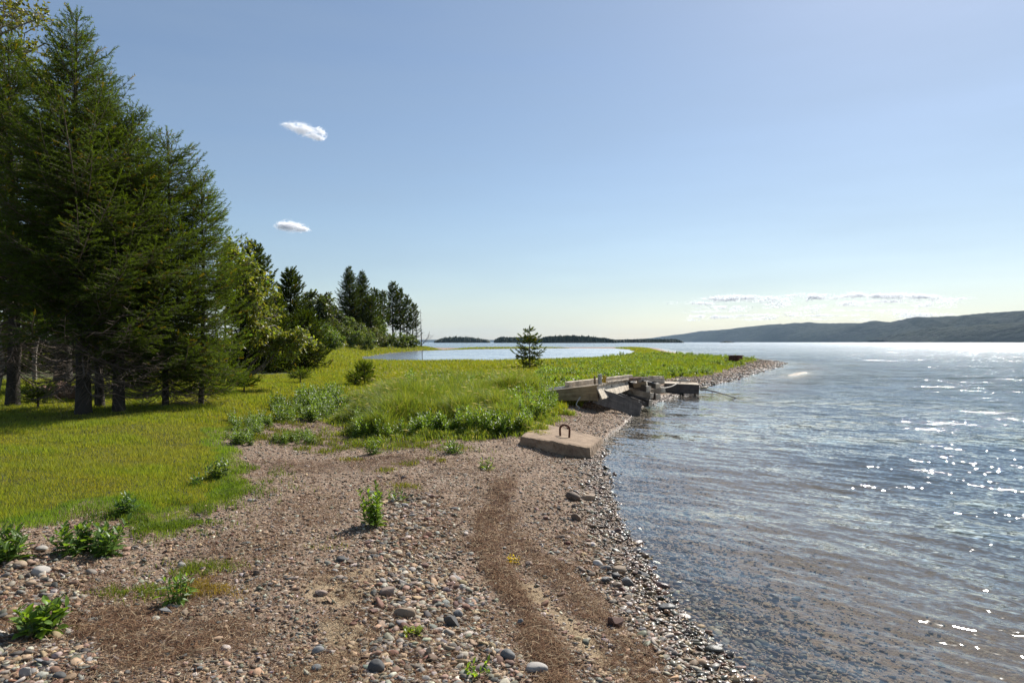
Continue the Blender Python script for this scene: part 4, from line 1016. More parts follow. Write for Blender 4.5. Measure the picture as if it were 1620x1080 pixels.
# dry eelgrass and twigs
def strands(n, seed):
    x, y, d, r = sample_polar(n, 2.9, 22, -44, 20, seed)
    s, p = shore(x, y); v = veg_at(x, y, s, p); wr = wrack_at(x, y)
    gen = sstep(.42, .7, fbm(x*1.4, y*1.4, 361, 4))
    k = (s > .35) & (v < .1) & (r.random(n) < .9*wr+.30*gen+.10)
    x, y, d, wr = (q[k] for q in (x, y, d, wr)); n = len(x); z = height(x, y)
    l = r.uniform(.03, .10, n)*(1+.02*d); w = np.maximum(.0022, .00055*d); a = r.uniform(0, 6.3, n)
    f = np.stack([np.cos(a), np.sin(a)], -1); g = np.stack([-np.sin(a), np.cos(a)], -1)
    zz = z+.004+.028*r.random(n)*(.35+wr); cv = r.normal(0, .25, n)*l
    def pt(u, side, up): return np.stack([x+f[:, 0]*l*u+g[:, 0]*(side*w/2+cv*(1-abs(u*2)**2)), y+f[:, 1]*l*u+g[:, 1]*(side*w/2+cv*(1-abs(u*2)**2)), zz+up], -1)
    up = r.uniform(-.012, .02, n)
    V = np.stack([pt(-.5, -1, 0), pt(-.5, 1, .001), pt(0, -1, up), pt(0, 1, up), pt(.5, -1, 0), pt(.5, 1, .001)], 1)
    F = np.array([[0, 2, 3], [0, 3, 1], [2, 4, 5], [2, 5, 3]])
    c = tint(r, n, [(.065, .032, .02), (.14, .075, .042), (.24, .155, .09), (.40, .31, .20)], [3.5, 5, 3.6, 1.6])
    tag(mesh_obj('dry_seaweed', V.reshape(-1, 3), (F[None]+(np.arange(n)*6)[:, None, None]).reshape(-1, 3), WRACK, col=np.repeat(c, 6, 0)), kind='stuff')
t = NT('dry_eelgrass'); WRACK = t.surf(t.n('BsdfPrincipled', {'Base Color': t.attr('Col').outputs['Color'], 'Roughness': .95, 'Specular IOR Level': .1}).outputs[0])
strands(420000, 362)
# ------------------------------------------------------------------ timber, concrete, rope
GREYTIMBER = wood_mat('weathered_timber', (.22, .17, .12), (.44, .36, .265), (.60, .52, .41))
PALETIMBER = wood_mat('bleached_sunlit_timber', (.38, .31, .22), (.64, .54, .41), (.76, .69, .57))  # weathered pale boards, also paints the sunlit faces of dock and stack
TANTIMBER = wood_mat('tan_timber', (.19, .125, .065), (.37, .26, .145), (.50, .38, .23))
DARKTIMBER = wood_mat('dark_wet_shaded_timber', (.035, .028, .024), (.085, .07, .06), (.15, .13, .11), rough=.6)  # wet wood, also paints the shaded sides of the stacked timbers
t = NT('rough_concrete'); co = t.n('TexCoord').outputs['Object']
a = t.n('TexNoise', {'Vector': co, 'Scale': 3.2, 'Detail': 8.0, 'Roughness': .7}).outputs[0]
b = t.n('TexNoise', {'Vector': co, 'Scale': 70.0, 'Detail': 3.0}).outputs[0]
v = t.n('TexVoronoi', {'Vector': co, 'Scale': 46.0}).outputs['Distance']
c = t.ramp(a, [(.3, (.10, .065, .038)), (.5, (.27, .185, .115)), (.72, (.38, .28, .185))])
c = t.mix(t.ramp(b, [(.35, (.5, .5, .5)), (.6, (0, 0, 0))]), c, (.14, .10, .075))
bp = t.n('Bump', {'Height': t.math('ADD', b, t.math('MULTIPLY', v, .6)), 'Strength': .6, 'Distance': .01})
CONC = t.surf(t.n('BsdfPrincipled', {'Base Color': c, 'Roughness': .92, 'Normal': bp.outputs[0]}).outputs[0])
t = NT('rusty_iron'); co = t.n('TexCoord').outputs['Object']
a = t.n('TexNoise', {'Vector': co, 'Scale': 30.0, 'Detail': 6.0, 'Roughness': .7}).outputs[0]
RUST = t.surf(t.n('BsdfPrincipled', {'Base Color': t.ramp(a, [(.3, (.035, .014, .009)), (.55, (.11, .038, .018)), (.75, (.21, .08, .035))]), 'Roughness': .85,
    'Normal': t.n('Bump', {'Height': a, 'Strength': .6, 'Distance': .005}).outputs[0]}).outputs[0])
def plain(name, col, rough=.8, metal=0., sc=25., var=.3):
    t = NT(name); co = t.n('TexCoord').outputs['Object']
    a = t.n('TexNoise', {'Vector': co, 'Scale': sc, 'Detail': 5.0, 'Roughness': .65}).outputs[0]
    c = t.ramp(a, [(.3, tuple(x*(1-var) for x in col)), (.7, tuple(min(1, x*(1+var)) for x in col))])
    return t.surf(t.n('BsdfPrincipled', {'Base Color': c, 'Roughness': rough, 'Metallic': metal}).outputs[0])
ROPE = plain('grey_rope', (.40, .37, .32)); GALV = plain('galvanised_steel', (.30, .31, .31), .5, .6); YELLOW = plain('yellow_plastic', (.55, .36, .04), .5)
WHITE = plain('white_foam', (.62, .60, .56)); OLDWOOD = wood_mat('rotten_wood', (.07, .038, .026), (.23, .125, .08), (.42, .30, .22))

def Wp(u, v, d): return np.array([(u-CU)/FPX*d, d, CAMZ+(CV-v)/FPX*d])
def beam(name, A, B, w, h, mat, parent=None, seed=0, rough=.004, cham=.01, h2=None, side=None):
    """chamfered timber from A to B (ends of its centre line), own axis along X"""
    A = Vector(A); B = Vector(B); L = (B-A).length; X = (B-A).normalized()
    up = Vector((0, 0, 1)) if side is None else Vector(side)
    Y = up.cross(X).normalized(); Z = X.cross(Y)
    n = max(3, int(L/.12)); r = np.random.default_rng(seed)
    xs = np.concatenate([[0, cham], np.linspace(.06, L-.06, n) if L > .2 else [L/2], [L-cham, L]]); hs = np.interp(xs, [0, L], [h, h2 or h])
    ring = []
    for sy, sz in ((-1, -1), (1, -1), (1, 1), (-1, 1)):
        ring += [(sy, sz, 0), (sy, sz, 1)] if (sy*sz > 0) else [(sy, sz, 1), (sy, sz, 0)]
    V = []
    for i, (x, hh) in enumerate(zip(xs, hs)):
        k = cham if i in (0, len(xs)-1) else 0
        for sy, sz, q in ring:
            y = sy*(w/2-k-(cham if q == 0 else 0)); z = sz*(hh/2-k-(cham if q == 1 else 0))
            V.append((x, y, z))
    V = np.array(V)+r.normal(0, rough, (len(V), 3))*np.array([.6, 1, 1]); m = 8; nn = len(xs)
    F = [[i*m+j, i*m+(j+1) % m, (i+1)*m+(j+1) % m, (i+1)*m+j] for i in range(nn-1) for j in range(m)]
    b = MB(); b.add(V, F)
    for base, e in ((0, 0), ((nn-1)*m, 1)):
        c = V[base:base+m].mean(0); f = [[base+j, base+(j+1) % m, len(V)+e] for j in range(m)]
        b.F3.append(np.array([q if e else q[::-1] for q in f])); b.V.append(c[None]); b.n += 1
    me_o = b.build(name, mat, None)
    M = Matrix((X, Y, Z)).transposed().to_4x4(); M.translation = A
    if parent is not None:
        me_o.parent = parent; M.translation = A-parent.location
    me_o.matrix_local = M
    return me_o
def tube_obj(name, pts, r, mat, parent=None, k=8, smooth=True):
    pts = np.array(pts, float)-(np.array(parent.location) if parent is not None else 0)
    b = MB(); b.tube(pts, r, k); return b.build(name, mat, parent, smooth)
def curve(pts, n=24, passes=3):
    pts = np.array(pts, float); q = np.linspace(0, 1, n); tt = np.linspace(0, 1, len(pts))
    P = np.stack([np.interp(q, tt, pts[:, c]) for c in range(3)], -1)
    for _ in range(passes): P[1:-1] = (P[:-2]+2*P[1:-1]+P[2:])/4
    return P

# concrete mooring block with a rusty staple
A = Wp(824, 689, 11.95); Bq = Wp(933, 707, 11.65); Cq = Wp(953, 691.5, 12.95); Dq = Wp(853, 667.5, 13.9)
e = empty('mooring_block', (0, 0, 0)); ctr = (A+Bq+Cq+Dq)/4; e.location = ctr
tag(e, 'tilted square concrete block with a rusty iron loop on top at the waterline', 'concrete block')
nb_ = 26; g = np.linspace(0, 1, nb_); U, V_ = np.meshgrid(g, g)
top = (A*(1-U[..., None])+Bq*U[..., None])*(1-V_[..., None])+(Dq*(1-U[..., None])+Cq*U[..., None])*V_[..., None]
th = .30
def blk(zoff, inset):
    P = ctr+(top-ctr)*np.array([inset, inset, 1]); P = P.copy(); P[..., 2] += zoff
    return P
T0 = blk(0, .985); T0[..., 2] += (fbm(U*9, V_*9, 3, 3)-.5)*.018
edge = np.minimum.reduce([U, 1-U, V_, 1-V_]); T0[..., 2] -= .022*(edge < .02)*vnoise(U*30, V_*30, 5)
T0[..., 2] -= .05*np.exp(-((U-1)**2+(V_-0)**2)/.004)
def border(P): return np.concatenate([P[0, :-1], P[:-1, -1], P[-1, :0:-1], P[:0:-1, 0]])
rings = [border(T0)]+[border(blk(z, 1.0+.012*i)) for i, z in enumerate((-.02, -.08, -.15, -th))]
nbd = len(rings[0]); rr = np.random.default_rng(8)
V = np.concatenate([T0.reshape(-1, 3)]+[q+rr.normal(0, .004, q.shape) for q in rings[1:]])-ctr
idx = np.arange(nb_*nb_).reshape(nb_, nb_); bi = np.concatenate([idx[0, :-1], idx[:-1, -1], idx[-1, :0:-1], idx[:0:-1, 0]])
F = [[idx[i, j], idx[i, j+1], idx[i+1, j+1], idx[i+1, j]] for i in range(nb_-1) for j in range(nb_-1)]
prev = bi
for k in range(1, 5):
    cur = nb_*nb_+(k-1)*nbd+np.arange(nbd)
    F += [[prev[i], cur[i], cur[(i+1) % nbd], prev[(i+1) % nbd]] for i in range(nbd)]; prev = cur
mesh_obj('slab', V, np.array(F), CONC, e)
a0 = Wp(886.5, 690, 12.5); a1 = Wp(900.5, 690.5, 12.4); mt = Wp(885.5, 677, 12.5); mt2 = Wp(901.5, 678, 12.4); tp = Wp(893.5, 671.5, 12.45)
tube_obj('iron_loop', curve([a0+[0, 0, -.06], a0, mt, Wp(888, 673, 12.5), tp, Wp(899, 673.3, 12.4), mt2, a1, a1+[0, 0, -.06]], 26, 2), .019, RUST, e)

# broken section of floating dock
A = Wp(947, 609, 17.5); Bq = Wp(1007.5, 600, 22.6); Cq = Wp(846, 621, 18.4); Dq = Bq+(Cq-A)+[0, 0, .06]
e = empty('dock_section', A*[1, 1, 0]); tag(e, 'broken grey wooden dock section tilted over the bank with its corner raised', 'dock')
hz = np.array([0, 0, 1.])
beam('side_board', A-hz*.19, Bq-hz*.12, .05, .39, PALETIMBER, e, 1, h2=.25, side=(-.42, .15, 1))  # lighter timber and backward lean paint this board as the sunlit face
beam('side_board', Cq-hz*.10+(A-Cq)*.0, A-hz*.20+(Cq-A)*.018, .05, .22, TANTIMBER, e, 2, h2=.40)
beam('side_board', Dq-hz*.14, Bq-hz*.14, .05, .24, GREYTIMBER, e, 3)
beam('side_board', Cq-hz*.14, Dq-hz*.14, .05, .24, GREYTIMBER, e, 4)
dk = MB()
nd_ = 17
for i in range(nd_):
    f0 = (i+.06)/nd_; f1 = (i+.94)/nd_; j = .012*rr.normal()
    P = [A+(Bq-A)*f0, A+(Bq-A)*f1, Cq+(Dq-Cq)*f1, Cq+(Dq-Cq)*f0]
    P = np.array(P); P[:, 2] += j*.5+.012
    V = np.concatenate([P, P-[0, 0, .034]])-np.array(e.location)
    dk.add(V, [[0, 1, 2, 3], [7, 6, 5, 4], [0, 4, 5, 1], [1, 5, 6, 2], [2, 6, 7, 3], [3, 7, 4, 0]])
dk.build('deck', GREYTIMBER, e)
for f in (.3, .65): beam('cross_beam', A+(Bq-A)*f-hz*.14, Cq+(Dq-Cq)*f-hz*.14, .09, .16, DARKTIMBER, e, 6)
beam('edge_strip', A+(Bq-A)*.16+hz*.045, A+(Bq-A)*.86+hz*.04, .10, .045, GREYTIMBER, e, 7)
# things lying on it
o = beam('timber', Wp(897, 608.5, 18.9), Wp(998, 596.5, 22.6), .16, .17, PALETIMBER, seed=11); tag(o, 'long pale square timber lying across the raised dock section', 'timber')
for u, ww in ((941, .05), (950.5, .10)):
    pass
e = empty('mooring_post', Wp(949, 606, 18.3)); tag(e, 'short grey metal post standing on the dock against the pale timber', 'post')
tube_obj('post', [Wp(949, 608, 18.3), Wp(949, 593, 18.3)], .055, GALV, e, 12); tube_obj('cap', [Wp(949, 593.2, 18.3), Wp(949, 592.0, 18.3)], .062, GALV, e, 12)
o = beam('bracket_board', Wp(941, 608, 18.35), Wp(941, 594.5, 18.35), .04, .11, TANTIMBER, seed=13, side=(0, 1, 0)); tag(o, 'short upright brown board left of the grey metal post on the dock', 'board')
# yellow cloth draped at the post
r = np.random.default_rng(14); g = np.linspace(0, 1, 9); U, V_ = np.meshgrid(g, g); c0 = Wp(956, 599.5, 18.1)
P = np.stack([c0[0]+(U-.5)*.10+.015*np.sin(V_*7), c0[1]+.03*np.sin(U*8+V_*3), c0[2]+(.5-V_)*.19], -1).reshape(-1, 3)
i = np.arange(8)[:, None]*9; j = np.arange(8)[None]; F = np.stack([i+j, i+j+1, i+10+j, i+9+j], -1).reshape(-1, 4)
o = mesh_obj('cloth', np.concatenate([P, P+[0, .012, 0]]), np.concatenate([F, F[:, ::-1]+81]), YELLOW, smooth=True); tag(o, 'yellow rag hanging beside the grey metal post on the dock', 'rag')
# second section behind, lying flat
A2 = Wp(1010, 602, 22.9); B2 = Wp(1051, 602.5, 24.6)
e = empty('dock_section', A2*[1, 1, 0]); tag(e, 'low weathered dock piece behind the stacked timbers with planks on top', 'dock')
beam('side_board', A2, B2, .06, .25, GREYTIMBER, e, 21, h2=.20)
C2 = A2+np.array([-.9, 1.0, -.05]); D2 = B2+np.array([-.9, 1.0, -.05])
beam('side_board', C2, D2, .06, .22, GREYTIMBER, e, 22); beam('side_board', A2-[.03, 0, .01], C2, .06, .22, TANTIMBER, e, 23); beam('side_board', B2-[0, 0, .01], D2, .06, .2, GREYTIMBER, e, 24)
dk = MB()
for i in range(10):
    f0 = (i+.06)/10; f1 = (i+.94)/10; P = np.array([A2+(B2-A2)*f0, A2+(B2-A2)*f1, C2+(D2-C2)*f1, C2+(D2-C2)*f0])+[0, 0, .145+.01*rr.normal()]
    P[:, 2] -= .03*np.array([f0, f1, f1, f0])
    dk.add(np.concatenate([P, P-[0, 0, .034]])-np.array(e.location), [[0, 1, 2, 3], [7, 6, 5, 4], [0, 4, 5, 1], [1, 5, 6, 2], [2, 6, 7, 3], [3, 7, 4, 0]])
dk.build('deck', GREYTIMBER, e)
o = beam('plank', Wp(1029, 595.8, 22.3), Wp(1047, 596.3, 23.2), .18, .06, PALETIMBER, seed=25); tag(o, 'short pale plank lying on the low dock piece', 'plank')
o = beam('plank', Wp(998, 599.5, 20.4), Wp(1012, 598.3, 20.9), .14, .09, OLDWOOD, seed=26); tag(o, 'short reddish brown board end bridging the two dock pieces', 'board')
# dark planks and crib timbers under and beside the raised section
o = beam('timber', Wp(938, 624, 17.9), Wp(1013, 648.5, 18.9), .10, .42, DARKTIMBER, seed=31, rough=.007); tag(o, 'wide dark waterlogged beam sloping from under the raised dock into the water', 'timber')
o = beam('timber', Wp(975, 622.5, 19.6), Wp(1024, 640.5, 20.3), .18, .10, DARKTIMBER, seed=32); tag(o, 'dark narrow timber lying along the top of the wide waterlogged beam', 'timber')
GRT = 'square timbers stacked at the water by the dock'  # dark bodies here carry the shade of the timber sides in their colour
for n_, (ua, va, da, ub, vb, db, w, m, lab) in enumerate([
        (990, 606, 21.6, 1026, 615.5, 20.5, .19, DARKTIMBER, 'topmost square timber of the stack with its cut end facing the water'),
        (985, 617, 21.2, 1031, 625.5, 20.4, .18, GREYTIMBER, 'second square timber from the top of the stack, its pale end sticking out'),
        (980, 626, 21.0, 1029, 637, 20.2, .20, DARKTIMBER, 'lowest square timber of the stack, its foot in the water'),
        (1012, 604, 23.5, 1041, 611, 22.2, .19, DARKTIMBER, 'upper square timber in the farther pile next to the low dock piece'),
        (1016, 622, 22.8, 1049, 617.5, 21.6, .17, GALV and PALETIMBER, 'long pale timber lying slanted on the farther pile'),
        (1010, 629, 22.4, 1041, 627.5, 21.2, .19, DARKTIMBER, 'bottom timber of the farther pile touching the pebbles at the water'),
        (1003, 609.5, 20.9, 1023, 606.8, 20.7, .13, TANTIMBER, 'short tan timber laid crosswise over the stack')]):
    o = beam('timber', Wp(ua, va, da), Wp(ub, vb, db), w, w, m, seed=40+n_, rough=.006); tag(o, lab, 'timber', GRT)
    L_ = float(np.linalg.norm(Wp(ub, vb, db)-Wp(ua, va, da))); ce = beam('lit_end_plate', (0, 0, 0), (.012, 0, 0), w*.94, w*.94, PALETIMBER, None, 70+n_, rough=.001, cham=.003); ce.parent = o; ce.matrix_local = Matrix.Translation((L_-.002, 0, 0))  # thin pale plate added so the timber's end looks sunlit
# dark float box, rope, tangle
A3 = Wp(1052, 613.5, 26.3); B3 = Wp(1106, 616, 26.0)
e = empty('float_box', A3*[1, 1, 0]); tag(e, 'dark wooden float box grounded in the shallows beyond the dock', 'float')
beam('side_board', A3, B3, .07, .36, DARKTIMBER, e, 51); bk = np.array([.25, 1.25, 0])
beam('side_board', A3+bk, B3+bk, .07, .36, DARKTIMBER, e, 52); beam('side_board', B3-[.03, -.04, .004], B3+bk-[.03, .04, .004], .07, .352, DARKTIMBER, e, 53); beam('side_board', A3+[.03, .04, -.004], A3+bk+[.03, -.04, -.004], .07, .352, DARKTIMBER, e, 54)
P = np.array([A3, B3, B3+bk, A3+bk])+[0, 0, .185]; P = P+(P-P.mean(0))*.03
b = MB(); b.add(np.concatenate([P, P-[0, 0, .04]])-np.array(e.location), [[0, 1, 2, 3], [7, 6, 5, 4], [0, 4, 5, 1], [1, 5, 6, 2], [2, 6, 7, 3], [3, 7, 4, 0]]); b.build('lid', GREYTIMBER, e)
o = tube_obj('rope', curve([Wp(1043, 612, 22.3), Wp(1052, 613.5, 23.5), Wp(1063, 611, 25), Wp(1072, 606, 26.4), Wp(1078, 603.6, 26.8)], 30), .018, ROPE); tag(o, 'pale rope sagging from the low dock piece to the float box', 'rope')
r = np.random.default_rng(55); a = np.linspace(0, 6.28*3.2, 70); c0 = Wp(1081, 603.3, 26.8)
o = tube_obj('rope', np.stack([c0[0]+(.20+.05*np.sin(a*2.3))*np.cos(a), c0[1]+.2*np.sin(a), c0[2]-.01+.05*np.abs(np.sin(a*.7))+.004*a/2], -1), .02, ROPE, k=6); tag(o, 'tangled coil of old rope lying on top of the float box', 'rope')
# sunken pipe with hanging weed
e = empty('sunken_pole', Wp(1112, 618, 25.6)*[1, 1, 0]); tag(e, 'thin dark pole sloping into the water with strands of weed hanging from it', 'pole')
pa = curve([Wp(1108, 616, 26.0), Wp(1118, 616.5, 25.4), Wp(1130, 619, 25), Wp(1147, 624, 24.8), Wp(1165, 629.5, 24.4)], 20, 1)
tube_obj('pole', pa, np.linspace(.028, .016, 20), DARKTIMBER, e)
for f, l in ((.20, .12), (.42, .22), (.45, .08), (.70, .16)):
    q = np.array([np.interp(f, np.linspace(0, 1, 20), pa[:, c]) for c in range(3)])
    tube_obj('weed_strand', [q, q+[.01, 0, -l*.5], q+[-.01, .01, -l]], [.010, .006, .003], RUST, e, 5)
# frayed net hanging under the raised corner
o = tube_obj('rope', curve([Wp(918, 628, 17.6), Wp(914, 634, 17.5), Wp(911, 640, 17.4), Wp(917, 645, 17.3), Wp(913, 650, 17.3), Wp(918, 652, 17.2), Wp(911, 655, 17.2)], 30, 1), .013, ROPE, k=6); tag(o, 'frayed grey rope end dangling in the shade under the raised dock corner', 'rope')
# posts and scraps
def stub(u, vb, vt, d, r0, mat, label, name='post_stub', lean=0.):
    b_ = Wp(u, vb, d); t_ = Wp(u+lean, vt, d)
    b = MB(); b.tube([b_-[0, 0, .15], b_, (b_+t_)/2, t_-[0, 0, .012], t_], [r0, r0, r0*.97, r0*.95, r0*.8], 10); return tag(b.build(name, mat), label, 'post')
stub(840.5, 625, 608, 18.3, .055, GREYTIMBER, 'grey wooden post stub at the sunk end of the raised dock section')
stub(753, 603, 591, 26, .09, OLDWOOD, 'short dark post stub sticking out of the marsh grass')
stub(668, 575, 554, 62, .03, DARKTIMBER, 'thin dark stake standing in the near edge of the pond', 'stake')
V, F = rough_ico(2, .08, 5); o = mesh_obj('foam_scrap', V*[.11, .07, .05]+Wp(825, 612, 18.3), F, WHITE); tag(o, 'white lump of foam caught in the grass beside the post stub', 'foam scrap')
o = beam('plank', Wp(868, 615.5, 19.0), Wp(899, 611.5, 19.0), .12, .06, WHITE, seed=61); tag(o, 'bleached white board lying in the grass at the sunk dock end', 'board')
e = empty('rusty_box', Wp(1163, 570, 57)); tag(e, 'dark rusty box standing in the weeds at the edge of the far beach', 'box')
beam('box_body', Wp(1156, 566.5, 57.5), Wp(1171.5, 566.8, 56.5), .6, .42, RUST, e, 62, rough=.012, cham=.03)
beam('box_lid', Wp(1155.5, 562.0, 57.5), Wp(1172, 562.3, 56.5), .68, .05, RUST, e, 63, rough=.008)
# rotted log on the lawn
p = at(96, 16.0); e = empty('rotten_log', p); tag(e, 'rotted reddish brown log with a hollow dark end lying on the lawn behind the trees', 'log')
ax = np.array([.95, .25, .0]); n_ = 15; k = 16; a = np.linspace(0, 2*np.pi, k, endpoint=False)
r = np.random.default_rng(65); Vs = []
xs = np.linspace(-.42, .42, n_)
for i, x_ in enumerate(xs):
    rad = .19*(1+.25*(fbm(np.cos(a)*1.5+i*.25, np.sin(a)*1.5, 66, 3)-.5)*2)*(1-.15*abs(x_))
    Vs.append(np.stack([x_*ax[0]+np.cos(a)*rad*-.25, x_*ax[1]+np.cos(a)*rad*.95, .14+np.sin(a)*rad+.03*np.sin(i)], -1))
for dpt, sc in ((.0, .72), (.10, .62), (.22, .45)):
    q = Vs[0].mean(0)+np.array([dpt*ax[0], dpt*ax[1], 0]); Vs.insert(0, q+(Vs[0]-Vs[0].mean(0))*(sc if dpt == 0 else sc/.72))
V = np.concatenate(Vs); N = len(Vs); i = np.arange(N-1)[:, None]*k; j = np.arange(k)[None]; j2 = (j+1) % k
F = np.stack([i+j, i+j2, i+k+j2, i+k+j], -1).reshape(-1, 4); b = MB(); b.add(V, F)
cap = np.vstack([Vs[-1], Vs[-1].mean(0)[None]]); b.add(cap, np.stack([np.arange(k), (np.arange(k)+1) % k, np.full(k, k)], -1))
b.build('log_body', OLDWOOD, e, False)
V, F = rough_ico(2, .12, 67); mesh_obj('rotten_top', V*[.26, .13, .09]+[.02, .05, .33], F, OLDWOOD, e)

# ------------------------------------------------------------------ the stones that show largest, one object each
t = NT('beach_stone'); inf = t.attr('tone'); co = t.n('TexCoord').outputs['Object']
inf.attribute_type = 'OBJECT'; inf.attribute_name = 'tone'
a = t.n('TexNoise', {'Vector': co, 'Scale': 26.0, 'Detail': 6.0, 'Roughness': .7}).outputs[0]; sp = t.n('TexNoise', {'Vector': co, 'Scale': 160.0, 'Detail': 2.0}).outputs[0]
c = t.mix(1.0, inf.outputs['Color'], t.ramp(a, [(.3, (.6, .58, .56)), (.7, (1.25, 1.22, 1.2))]), 'MULTIPLY')
c = t.mix(t.ramp(sp, [(.6, (0, 0, 0)), (.72, (.35, .35, .35))]), c, (.4, .38, .35))
wt = t.n('Attribute', attribute_name='wetness', attribute_type='OBJECT').outputs['Fac']
c = t.mix(wt, c, t.mix(1.0, c, (.45, .42, .4), 'MULTIPLY'))
STONE = t.surf(t.n('BsdfPrincipled', {'Base Color': c, 'Roughness': t.math('SUBTRACT', .82, t.math('MULTIPLY', wt, .5)), 'Normal': t.n('Bump', {'Height': a, 'Strength': .25, 'Distance': .01}).outputs[0]}).outputs[0])
def stone_mesh(seed, kind):
    V, F = ico(3); r = np.random.default_rng(seed)
    nf, lo, hi = {'rounded': (8, .74, .92), 'flat': (9, .66, .9), 'angular': (14, .5, .78), 'oblong': (9, .68, .9)}[kind]
    for _ in range(nf):
        q = r.normal(size=3); q /= np.linalg.norm(q); V = V-np.maximum(V@q-r.uniform(lo, hi), 0)[:, None]*q[None]
    V = V*(1+.10*(fbm(V[:, 0]*1.6+seed, V[:, 1]*1.6+V[:, 2]*1.2, seed, 3)-.5)[:, None])
    V = V*{'rounded': [1.05, .88, .66], 'flat': [1.15, .9, .33], 'angular': [1.1, .85, .6], 'oblong': [1.4, .72, .55]}[kind]
    return make_mesh('stone', V, F, STONE, smooth=kind != 'angular')
KINDS_ = ['rounded', 'flat', 'angular', 'oblong']
SM = {k: [stone_mesh(500+10*i+j, k) for j in range(5)] for i, k in enumerate(KINDS_)}
LMK = [((148, 880), 'the widest leafy weed'), ((8, 890), 'the weed at the view\'s left border'), ((68, 1004), 'the bright broad-leaved weed'), ((278, 952), 'the drooping weed'), ((592, 832), 'the tall upright weed'),
       ((652, 1006), 'the tiny bright rosette'), ((756, 1066), 'the low bright sprawl'), ((812, 892), 'the yellow sprig'), ((824, 985), 'the pointed upright stone'), ((715, 985), 'the dark cone-shaped stone'),
       ((540, 920), 'the bare sand patch'), ((200, 1040), 'the dark seaweed mat'), ((890, 700), 'the concrete block'), ((970, 990), 'the reddish wedge stone'), ((330, 900), 'the yellow grass patch'), ((632, 790), 'the trailing sprig'),
       ((920, 1020), 'the pale sand streak'), ((1045, 1010), 'the shoreline bend'), ((990, 900), 'the wet gravel edge'), ((595, 1055), 'the round dark boulder'), ((769, 742), 'the lone small weed')]
taken = []; seen = {}
def put_stone(u, v, wpx, hpx, kind, shade, label=None, rz=None, stand=False, tilt=.12, seed=0):
    r = np.random.default_rng(seed+9000); x, d, z = ground(u, v)
    o = bpy.data.objects.new('stone', SM[kind][int(r.integers(5))]); link(o)
    w = wpx/2/FPX*d; k = dict(rounded=(1.05, .66), flat=(1.15, .33), angular=(1.1, .6), oblong=(1.4, .55))[kind]
    sx = w/k[0]; sz = min(hpx/2/FPX*d/k[1]*1.05, sx*1.5) if hpx else sx
    o.scale = (sx, sx*r.uniform(.85, 1.1), sz); o.rotation_euler = (r.normal(0, tilt), r.normal(0, tilt), r.uniform(-.5, .5) if rz is None else rz)
    hz_ = sz*k[1]
    if stand: o.rotation_euler = (r.normal(0, .1), 1.25 if stand is True else stand, rz or 0); hz_ = w*.75
    o.location = (x, d, z+hz_*.55)
    c = np.array(dict(SHADES)[shade])*r.uniform(.7, 1.1); o['tone'] = [float(q) for q in c]+[1.0]
    wet = float(1-sstep(.005, .075, z+.012*r.normal())); o['wetness'] = wet
    taken.append((x, d, max(w, .03)))
    if label is None:
        best = min(LMK, key=lambda m: math.hypot(m[0][0]-u, (m[0][1]-v)*1.3)); (bu, bv), nm = best
        dx, dy = u-bu, (v-bv)*1.3; dist = math.hypot(dx, dy)
        if abs(dx) > 2*abs(dy): rel = 'right of' if dx > 0 else 'left of'
        elif abs(dy) > 2*abs(dx): rel = 'in front of' if dy > 0 else 'behind'
        else: rel = ('front right of', 'front left of', 'back right of', 'back left of')[(dx < 0)+2*(dy < 0)]
        near_ = 'close ' if dist < 45 else 'well ' if dist > 110 else ''
        size = 'large' if w*2 > .13 else 'medium' if w*2 > .085 else 'small'
        label = f"{size} {'wet ' if wet > .6 else ''}{shade} {kind} stone {near_}{rel} {nm}"
        n = seen.get(label, 0); seen[label] = n+1
        if n: label += (', paler face up', ', half buried', ', edge up', ', tilted')[min(n-1, 3)]
    tag(o, label, 'stone', 'loose stones lying on the beach')
    return o
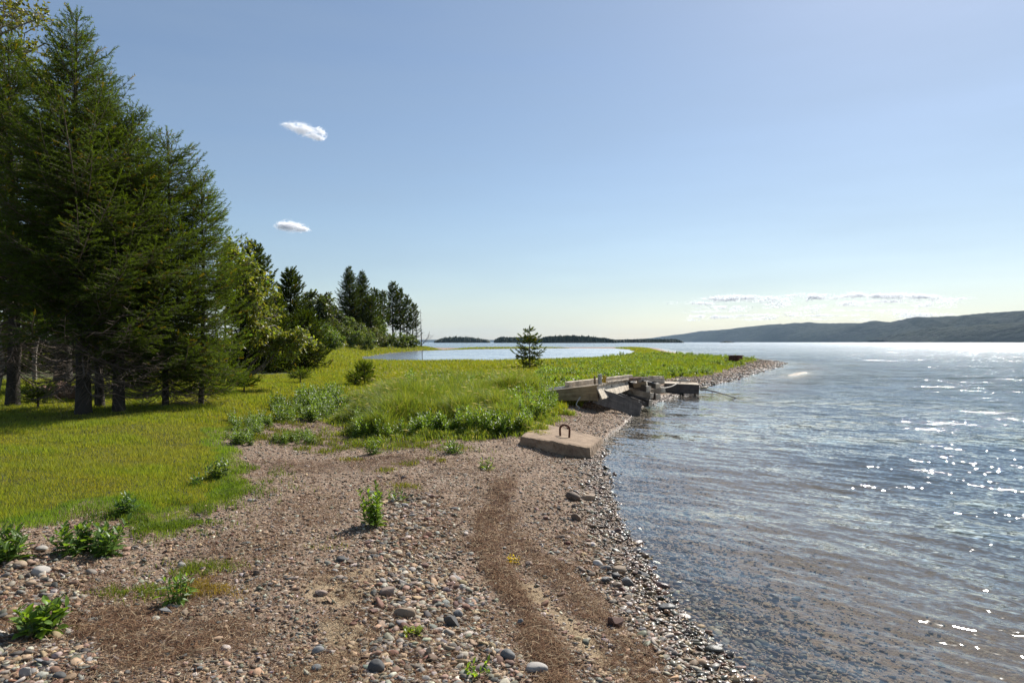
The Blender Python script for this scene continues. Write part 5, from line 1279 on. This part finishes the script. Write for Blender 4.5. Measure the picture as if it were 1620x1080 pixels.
hand = [(824, 990, 20, 26, 'angular', 'bluish grey', 'pointed blue grey stone standing upright beside the brown seaweed', True), (714, 990, 34, 28, 'angular', 'dark grey', 'dark cone-shaped stone leaning among cobbles left of the pointed upright one', 1.0),
    (803, 1042, 24, 20, 'rounded', 'bluish grey', 'speckled round grey stone below the pointed upright one', False), (595, 1062, 28, 26, 'rounded', 'dark grey', 'round dark speckled boulder among the bottom cobbles', False),
    (725, 975, 16, 14, 'rounded', 'bluish grey', 'rounded blue grey stone just above the dark cone-shaped stone', False), (973, 990, 32, 24, 'angular', 'reddish brown', 'reddish wedge stone lying alone between seaweed and shore', False),
    (640, 975, 40, 20, 'oblong', 'tan', 'large tan oblong stone on the cobble patch below the sand', False), (612, 940, 36, 18, 'angular', 'pinkish', 'pink angular slab beside the bare sand patch', False),
    (747, 950, 15, 8, 'flat', 'whitish', 'small white shell-like stone at the seaweed border', False), (730, 930, 15, 14, 'oblong', 'whitish', 'white tilted stone at the seaweed border above the shell-like one', False),
    (680, 1035, 20, 18, 'angular', 'tan', 'ochre angular stone right of the low bright cobbles', False), (848, 1062, 42, 26, 'flat', 'pale grey', 'big pale flat stone beside the seaweed at the beach bottom', False),
    (40, 1072, 28, 22, 'angular', 'pale grey', 'pale angular boulder at the bottom left corner of the beach', False), (64, 907, 28, 16, 'rounded', 'whitish', 'pale rounded stone below the widest leafy weed', False),
    (66, 870, 22, 10, 'flat', 'whitish', 'pale flat stone left of the widest leafy weed', False), (262, 970, 24, 14, 'angular', 'bluish grey', 'slate grey stone in front of the drooping weed', False),
    (503, 1033, 20, 14, 'rounded', 'bluish grey', 'blue grey stone alone on fine gravel left of the cobbles', False), (508, 940, 22, 10, 'flat', 'pinkish', 'flat pink stone left of the bare sand patch', False),
    (1056, 964, 30, 14, 'flat', 'dark grey', 'flat dark stone awash at the shoreline bend', False), (1048, 930, 26, 12, 'flat', 'reddish brown', 'flat red brown stone breaking the shallow water', False),
    (985, 936, 16, 14, 'angular', 'reddish brown', 'reddish stone on the wet gravel edge', False), (994, 925, 24, 16, 'angular', 'bluish grey', 'grey wet stone beside the reddish one on the gravel edge', False),
    (906, 790, 24, 16, 'rounded', 'brown', 'brown boulder among dark stones by the upper water edge', False), (930, 790, 26, 10, 'flat', 'tan', 'flat tan slab by the upper water edge', False), (912, 823, 24, 16, 'angular', 'brown', 'dark brown angular stone on the upper water edge below the brown boulder', False),
    (957, 921, 20, 14, 'angular', 'dark grey', 'black wet stone on the gravel left of the reddish one', False), (1070, 925, 20, 8, 'flat', 'brown', 'low brown stone lying farther out in the shallows', False), (1130, 1030, 30, 12, 'flat', 'greenish grey', 'flat greenish stone awash at the lower shoreline', False)]
for i, (u, v, w, h, k, sh, lab, st) in enumerate(hand):
    put_stone(u, v, w, h, k, sh, lab, stand=st, seed=i)
r = np.random.default_rng(77); cnt = 0
cu, cv_ = r.uniform(-5, 1180, 9000), r.uniform(735, 1085, 9000); cx, cy, cz = ground_many(cu, cv_); s_, p_ = shore(cx, cy); cveg = veg_at(cx, cy, s_, p_)
cb = cobble_at(cx, cy); ed = np.exp(-((s_-.1)/.55)**2)
ok = (s_ > -.55) & (cveg < -.1) & (r.random(9000) < (.05+.75*np.maximum(cb, .85*ed))*(1-.85*wrack_at(cx, cy))*(1-.8*sand_at(cx, cy)))
for q in np.nonzero(ok)[0]:
    if cnt >= 270: break
    u, v, x, d = float(cu[q]), float(cv_[q]), float(cx[q]), float(cy[q])
    wpx = r.uniform(10, 18)*(1 if v > 850 else .75)*np.exp(r.normal(0, .18)); w = wpx/2/FPX*d
    if any((x-a_)**2+(d-b_)**2 < (.9*(w+c_))**2 for a_, b_, c_ in taken): continue
    k = KINDS_[int(r.choice(4, p=[.2, .26, .38, .16]))]; sh = SHADES[int(r.choice(len(SHADES), p=SHW))][0]
    put_stone(u, v, wpx, 0, k, sh, seed=1000+int(q), tilt=.22); cnt += 1
